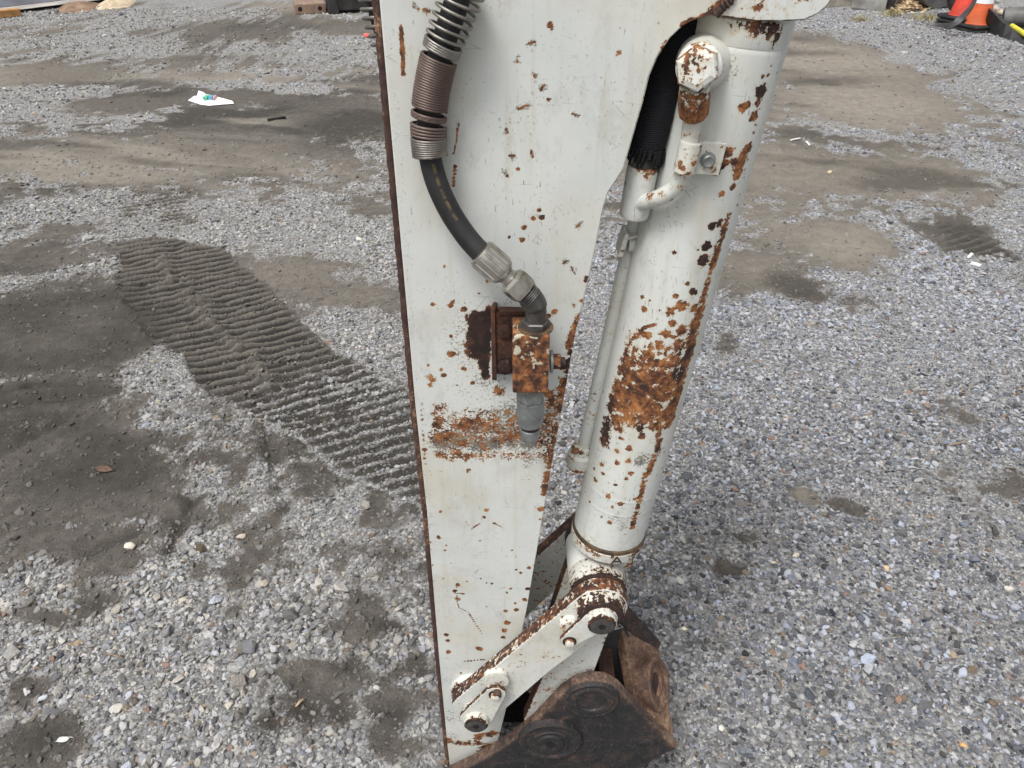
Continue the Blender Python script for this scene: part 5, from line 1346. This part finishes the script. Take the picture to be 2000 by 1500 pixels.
yh = spline([gnd(1970, 68, .10), gnd(1984, 74, .085), gnd(2003, 83, .07), gnd(2040, 98, .05)], 6)
tag(tube("yellow_hose", yh, .026, M['yellow'], None, 14), "bright yellow hose end on the black rubber sheet", "hose")
# drum, post, beams behind the cones
d0, d1 = gnd(1765, 4, .29), gnd(1829, 19, .29)
dd = d1 - d0; dL = float(np.linalg.norm(dd))
DR = lathe("steel_drum", d0, dd, [(0, .25), (0.01, .285), (dL * .33, .285), (dL * .35, .297), (dL * .37, .285), (dL * .8, .285), (dL * .95, .287), (dL * .98, .287), (dL, .282)], M['drum'], None, 48)
tag(DR, "big weathered grey drum lying behind the red cones", "drum")
lathe("drum_rim", d0 + dd * 0.985, dd, [(0, .292), (.03, .297), (.06, .292), (.058, .25), (.012, .235), (.012, .01)], M['cone_base'], DR, 48, "black rim at the drum's end")
rod_box("concrete_beam", gnd(1663, 14), gnd(1727, 18), .3, .34, M['concrete'], "grey concrete beam at the yard's far edge, right of the arm", "beam", bev=.015)
rod_box("timber", gnd(1600, 13), gnd(1654, 9), .16, .16, M['pale_wood'], "pale timber lying left of the concrete beam", "timber")
rod_box("iron_post_stub", gnd(1729, 17), gnd(1745, 18), .14, .55, M['dark_iron'], "black iron stub between concrete beam and wood chips", "iron stub")
rod_box("rusty_casting", gnd(1751, 9), gnd(1782, 11), .3, .30, M['rust_brown'], "rust brown casting behind the wood chips", "casting", bev=.03)
pp0, pp1 = gnd(1952, 52, .10), gnd(1991, 52, .10)
PI = lathe("grey_pipe", pp0, (pp1 - pp0) + np.array([0, -.10, .03]), [(0, .085), (.01, .105), (.28, .105), (.285, .098), (.27, .088), (.20, .085), (.2, .01)], M['drum'], None, 36)
tag(PI, "short grey pipe with a dark open end, right of the cones", "pipe")
tag(tube("brown_bar", [gnd(1953, 48, .05), gnd(1979, 71, .03)], .022, M['rust_brown'], None, 8), "thin rusty bar lying against the grey pipe", "bar")
def stone_obj(name, px, py, size, colr, label, cat="stone", group=None, seed=0, flat=0.65, sink=0.25, onto=0.0):
    c = gnd(px, py)
    me = rock_mesh(name, 900 + seed, 15 + seed % 5, flat, 2)
    V = np.array([v.co[:] for v in me.vertices])
    r = random.Random(seed); a = r.uniform(0, 6.28)
    s = size * np.array([1.0, r.uniform(.7, .95), r.uniform(.7, .9)])
    V = V * s; V = np.stack([V[:, 0] * math.cos(a) - V[:, 1] * math.sin(a), V[:, 0] * math.sin(a) + V[:, 1] * math.cos(a), V[:, 2]], 1)
    me.vertices.foreach_set("co", V.astype(np.float32).ravel())
    at = me.attributes.new("col", 'FLOAT_COLOR', 'POINT'); at.data.foreach_set("color", np.tile(np.array(list(colr) + [1.0], np.float32), len(V)))
    me.materials.append(M['stone'])
    o = bpy.data.objects.new(name, me); COL.objects.link(o)
    o.location = (c[0], c[1], c[2] + size * flat * (0.75 - sink) + onto)
    return tag(o, label, cat, group)
def mat_stone2():
    m, nt, b = new_mat("loose_stone"); q = N(nt)
    col = q.attr("col", "Color")
    n = q.noise(55, 6, 0.7)
    c_ = q.mix(q.step(n, 0.35, 0.72, 0, 0.45), col, q.mix(1.0, col, (0.5, 0.47, 0.42), 'MULTIPLY'))
    q.lk(c_, b.inputs["Base Color"]); b.inputs["Roughness"].default_value = 0.85
    q.lk(q.bump(q.noise(180, 5, 0.7), 0.6, 0.002), b.inputs["Normal"])
    return m
M['stone'] = mat_stone2()
for k, (x, y, s, cc, lb) in enumerate([(1938, 26, .10, (.42, .40, .36), "pale rubble lump right behind the orange cone"), (1950, 31, .09, (.36, .25, .17), "brown rubble lump between the cone and the grey pipe"),
                                       (1962, 33, .10, (.50, .44, .36), "buff rubble lump behind the grey pipe"), (1978, 36, .10, (.45, .40, .33), "tan rubble lump above the pipe's open end"), (1942, 42, .07, (.16, .15, .15), "dark rubble lump under the brown one"), (1996, 40, .10, (.46, .42, .36), "pale rubble lump just right of the pipe's open end"), (1992, 72, .06, (.42, .42, .43), "grey rubble lump below the pipe's end")]):
    stone_obj("rubble", x, y, s, cc, lb, "rubble", "rubble behind the cones", k, .7, .1)
stone_obj("white_lump", 1944, 9, .075, (.75, .75, .73), "white plastic lump standing behind the orange cone", "plastic", None, 31, 1.5, 0)

# wood chips, dry grass, small heaps
V, Fc = [], []
for k in range(150):
    px, py = random.gauss(1776, 13), random.gauss(18, 4)
    if not (1740 < px < 1822 and 8 < py < 30): continue
    c = gnd(px, py, random.uniform(.01, .09) * max(0.15, 1 - abs(px - 1776) / 30))
    a, e, l = random.uniform(0, 6.28), random.uniform(-.5, .5), random.uniform(.04, .12)
    d = np.array([math.cos(a) * math.cos(e), math.sin(a) * math.cos(e), math.sin(e)]); w = np.array([-math.sin(a), math.cos(a), .2]) * random.uniform(.008, .02)
    n_ = np.array([0, 0, .008]); b0_ = len(V)
    V += [c - d * l / 2 - w, c + d * l / 2 - w * .6, c + d * l / 2 + w * .6, c - d * l / 2 + w, c - d * l / 2 - w + n_, c + d * l / 2 - w * .6 + n_, c + d * l / 2 + w * .6 + n_, c - d * l / 2 + w + n_]
    Fc += [tuple(b0_ + i for i in f) for f in ((0, 1, 2, 3), (4, 5, 6, 7), (0, 1, 5, 4), (1, 2, 6, 5), (2, 3, 7, 6), (3, 0, 4, 7))]
tag(mk("wood_chips", V, Fc, M['chip']), "pale split wood chips heaped in front of the drum", "wood chips", kind="stuff")
V, Fc = [], []
for k in range(800):
    cx, cy, sx, sy = random.choice([(1742, 29, 13, 2.5), (1815, 37, 14, 3), (1800, 34, 14, 3), (1678, 39, 10, 2), (1845, 44, 6, 2), (1745, 26, 10, 2)])
    c = gnd(random.gauss(cx, sx), random.gauss(cy, sy))
    a = random.uniform(0, 6.28); h = random.uniform(.02, .075); lean = random.uniform(.3, 1.2) * h
    w = np.array([math.cos(a + 1.5), math.sin(a + 1.5), 0]) * .0035; b0_ = len(V)
    V += [c - w, c + w, c + np.array([math.cos(a) * lean, math.sin(a) * lean, h])]
    Fc.append((b0_, b0_ + 1, b0_ + 2))
tag(mk("dry_grass", V, Fc, M['straw']), "low yellowish grass growing before the drum and wood chips", "grass", kind="stuff")
def heap(name, px0, px1, py, hgt, mat, label, cat):
    a, b = gnd(px0, py), gnd(px1, py - 3)
    n, m = 28, 12; V, Fc = [], []
    d = b - a; nn = np.array([-d[1], d[0], 0]); nn /= np.linalg.norm(nn)
    for i in range(n + 1):
        for j in range(m + 1):
            s, t = i / n, j / m * 2 - 1
            p = a + d * s + nn * t * .42
            e = math.sin(math.pi * s) ** .7 * max(0, 1 - t * t)
            zz_ = hgt * e * (0.5 + vnoise(np.array([p[0] * 9]), np.array([p[1] * 9]), 3)[0]) - .03 * (1 - e)
            V.append((p[0], p[1], a[2] + .02 + zz_))
    for i in range(n):
        for j in range(m):
            q = i * (m + 1) + j; Fc.append((q, q + 1, q + m + 2, q + m + 1))
    return tag(mk(name, V, Fc, mat, None, True), label, cat)
heap("sand_heap", 188, 262, 9, .045, M['sand'], "pale sand heap beside the road at the upper left", "sand heap")
heap("dirt_heap", 112, 192, 16, .04, M['dirt_pile'], "brown dirt heap left of the pale sand heap", "dirt heap")
rod_box("orange_timber", gnd(-12, 35, .0), gnd(40, 29, .0), .12, .08, M['timber_orange'], "orange brown timber at the road edge, upper left corner", "timber")

# small litter
rod_box("iron_bar", gnd(523, 236, .002), gnd(558, 231, .002), .022, .018, M['dark_iron'], "short dark iron bar on the dirt below the white bag", "iron bar", bev=.003)
rod_box("pink_scrap", gnd(711, 73, .0), gnd(722, 73, .0), .07, .03, M['pink'], "pink plastic scrap on the ground by the arm's upper left edge", "plastic", bev=.008)
def splinter(px0, py0, px1, py1, w, label, mat='wood'):
    a, b = gnd(px0, py0, .009), gnd(px1, py1, .011)
    m_ = (a + b) / 2 + np.array([random.uniform(-1, 1), random.uniform(-1, 1), 1.2]) * .003
    o = tube("wood_splinter", spline([a, m_, b], 4), [0.62 * w * (.45 + .55 * math.sin(math.pi * (k + .8) / 10)) * random.uniform(.75, 1.25) for k in range(9)], M[mat], None, 5)
    tag(o, label, "splinter", "wood splinters in the gravel")
splinter(1510, 1316, 1532, 1354, .0040, "brown wood splinter in the gravel right of the coupler")
splinter(202, 1276, 243, 1289, .0030, "thin pale twig in the gravel, lower left")
splinter(18, 1265, 43, 1266, .0032, "short pinkish splinter at the left edge of the gravel")
splinter(1843, 883, 1886, 878, .0050, "tan wood splinter in the gravel, right of centre")
splinter(575, 1372, 590, 1358, .0045, "stubby tan splinter beside the muddy hollow, lower left of the arm", 'chip')
splinter(550, 1410, 556, 1392, .0035, "small upright tan splinter left of the stubby one")
splinter(1452, 1307, 1474, 1305, .0025, "tiny pale splinter left of the brown splinter")
# dead leaf
lc = gnd(202, 916, .006); V, Fc = [], []
for i in range(9):
    t = i / 8; w = .011 * math.sin(math.pi * min(1, t * 1.15)) ** .8 if t < .87 else .0012
    x = (t - .5) * .062
    V += [lc + np.array([x, -w, .006 * math.cos(4 * t) + .006]), lc + np.array([x, 0, .002 + .003 * math.sin(5 * t)]), lc + np.array([x, w, .009 + .004 * math.sin(3 * t)])]
for i in range(8):
    Fc += [(3 * i, 3 * i + 1, 3 * i + 4, 3 * i + 3), (3 * i + 1, 3 * i + 2, 3 * i + 5, 3 * i + 4)]
lf = mk("dead_leaf", V, Fc, M['leaf'], None, True)
so = lf.modifiers.new("s", 'SOLIDIFY'); so.thickness = .0008
tag(lf, "curled brown dead leaf on the dark mud at left", "leaf")
for k, (x0, y0, x1, y1, w, lb) in enumerate([(1543, 277, 1562, 273, .010, "white plastic strip right of the cylinder top"), (1574, 279, 1580, 286, .012, "white plastic crumb beside the strip, right of the cylinder top"), (1892, 501, 1899, 494, .014, "upper white crumb on the dark track print at right"), (1897, 513, 1916, 519, .016, "larger white crumb on the dark track print at right")]):
    rod_box("plastic_crumb", gnd(x0, y0, .004), gnd(x1, y1, .004), w, w * .8, M['paper'], lb, "plastic", bev=.003, group="white crumbs on the right side")

# stones that stand out from the gravel
ST = [(255, 1071, .0215, (.60, .56, .48), "big cream stone on dark mud, left of the arm", .6), (52, 1350, .016, (.50, .50, .50), "pale grey stone near the lower left corner", .55), (82, 1364, .0155, (.52, .55, .60), "bluish white stone beside the pale grey one, lower left", .6),
      (125, 1444, .0165, (.66, .66, .63), "white stone at the bottom left edge", .5), (700, 468, .024, (.64, .62, .58), "flat white stone just left of the arm's middle", .3), (1334, 1052, .021, (.40, .39, .36), "pale grey stone right of the cylinder's foot", .75),
      (1341, 1094, .0200, (.34, .34, .32), "rounded grey stone below the cylinder's foot, right", .6), (1329, 1138, .0185, (.46, .46, .44), "light stone right of the linkage's upper pin", .6), (1553, 1091, .0145, (.58, .54, .44), "round cream stone in open gravel, right of the linkage", .85),
      (1509, 1105, .0085, (.62, .55, .36), "small yellow cream stone left of the round cream one", .85), (1336, 1231, .0100, (.72, .66, .45), "small yellow stone just right of the coupler", .8), (1730, 1112, .0135, (.62, .44, .28), "peach stone in open gravel at right", .6),
      (1967, 1155, .0175, (.52, .50, .46), "whitish stone close to the right edge", .8), (1812, 1203, .0180, (.22, .22, .21), "dark grey stone in gravel, far lower right", .75), (1879, 1458, .0115, (.62, .36, .16), "orange stone at the lower right", .7),
      (1410, 1419, .0115, (.62, .60, .54), "cream pebble right of the coupler's tip", .6), (634, 1252, .0110, (.60, .54, .46), "round cream pebble left of the arm's foot", .85), (471, 1046, .0165, (.44, .38, .33), "brownish stone in the gravel left of the arm", .7),
      (646, 1431, .0150, (.36, .35, .32), "grey stone in the muddy hollow left of the arm's foot", .75), (824, 1330, .0140, (.46, .45, .42), "upright pale stone touching the arm's left edge, low down", .9), (1545, 1471, .0140, (.42, .42, .41), "grey pebble at the bottom, right of the coupler", .7),
      (168, 460, .020, (.72, .72, .70), "white stone above the mud flat at upper left", .7), (1620, 338, .020, (.64, .56, .38), "cream stone on dusty ground, right of the cylinder", .8), (497, 994, .018, (.42, .41, .39), "flat light stone in gravel below the track print", .35),
      (30, 1300, .0125, (.30, .32, .36), "blue grey stone near the left edge", .6), (735, 1345, .013, (.48, .47, .45), "pale long stone beside the mud, left of the arm's foot", .5), (1780, 920, .019, (.42, .43, .42), "pale flat stone in gravel at right", .45), (1790, 945, .020, (.34, .35, .34), "grey flat stone under the pale flat one at right", .35)]
for k, (x, y, s, cc, lb, fl_) in enumerate(ST):
    stone_obj("stone", x, y, s, cc, lb, "stone", "stones that stand out in the gravel", 40 + k, fl_, .35)
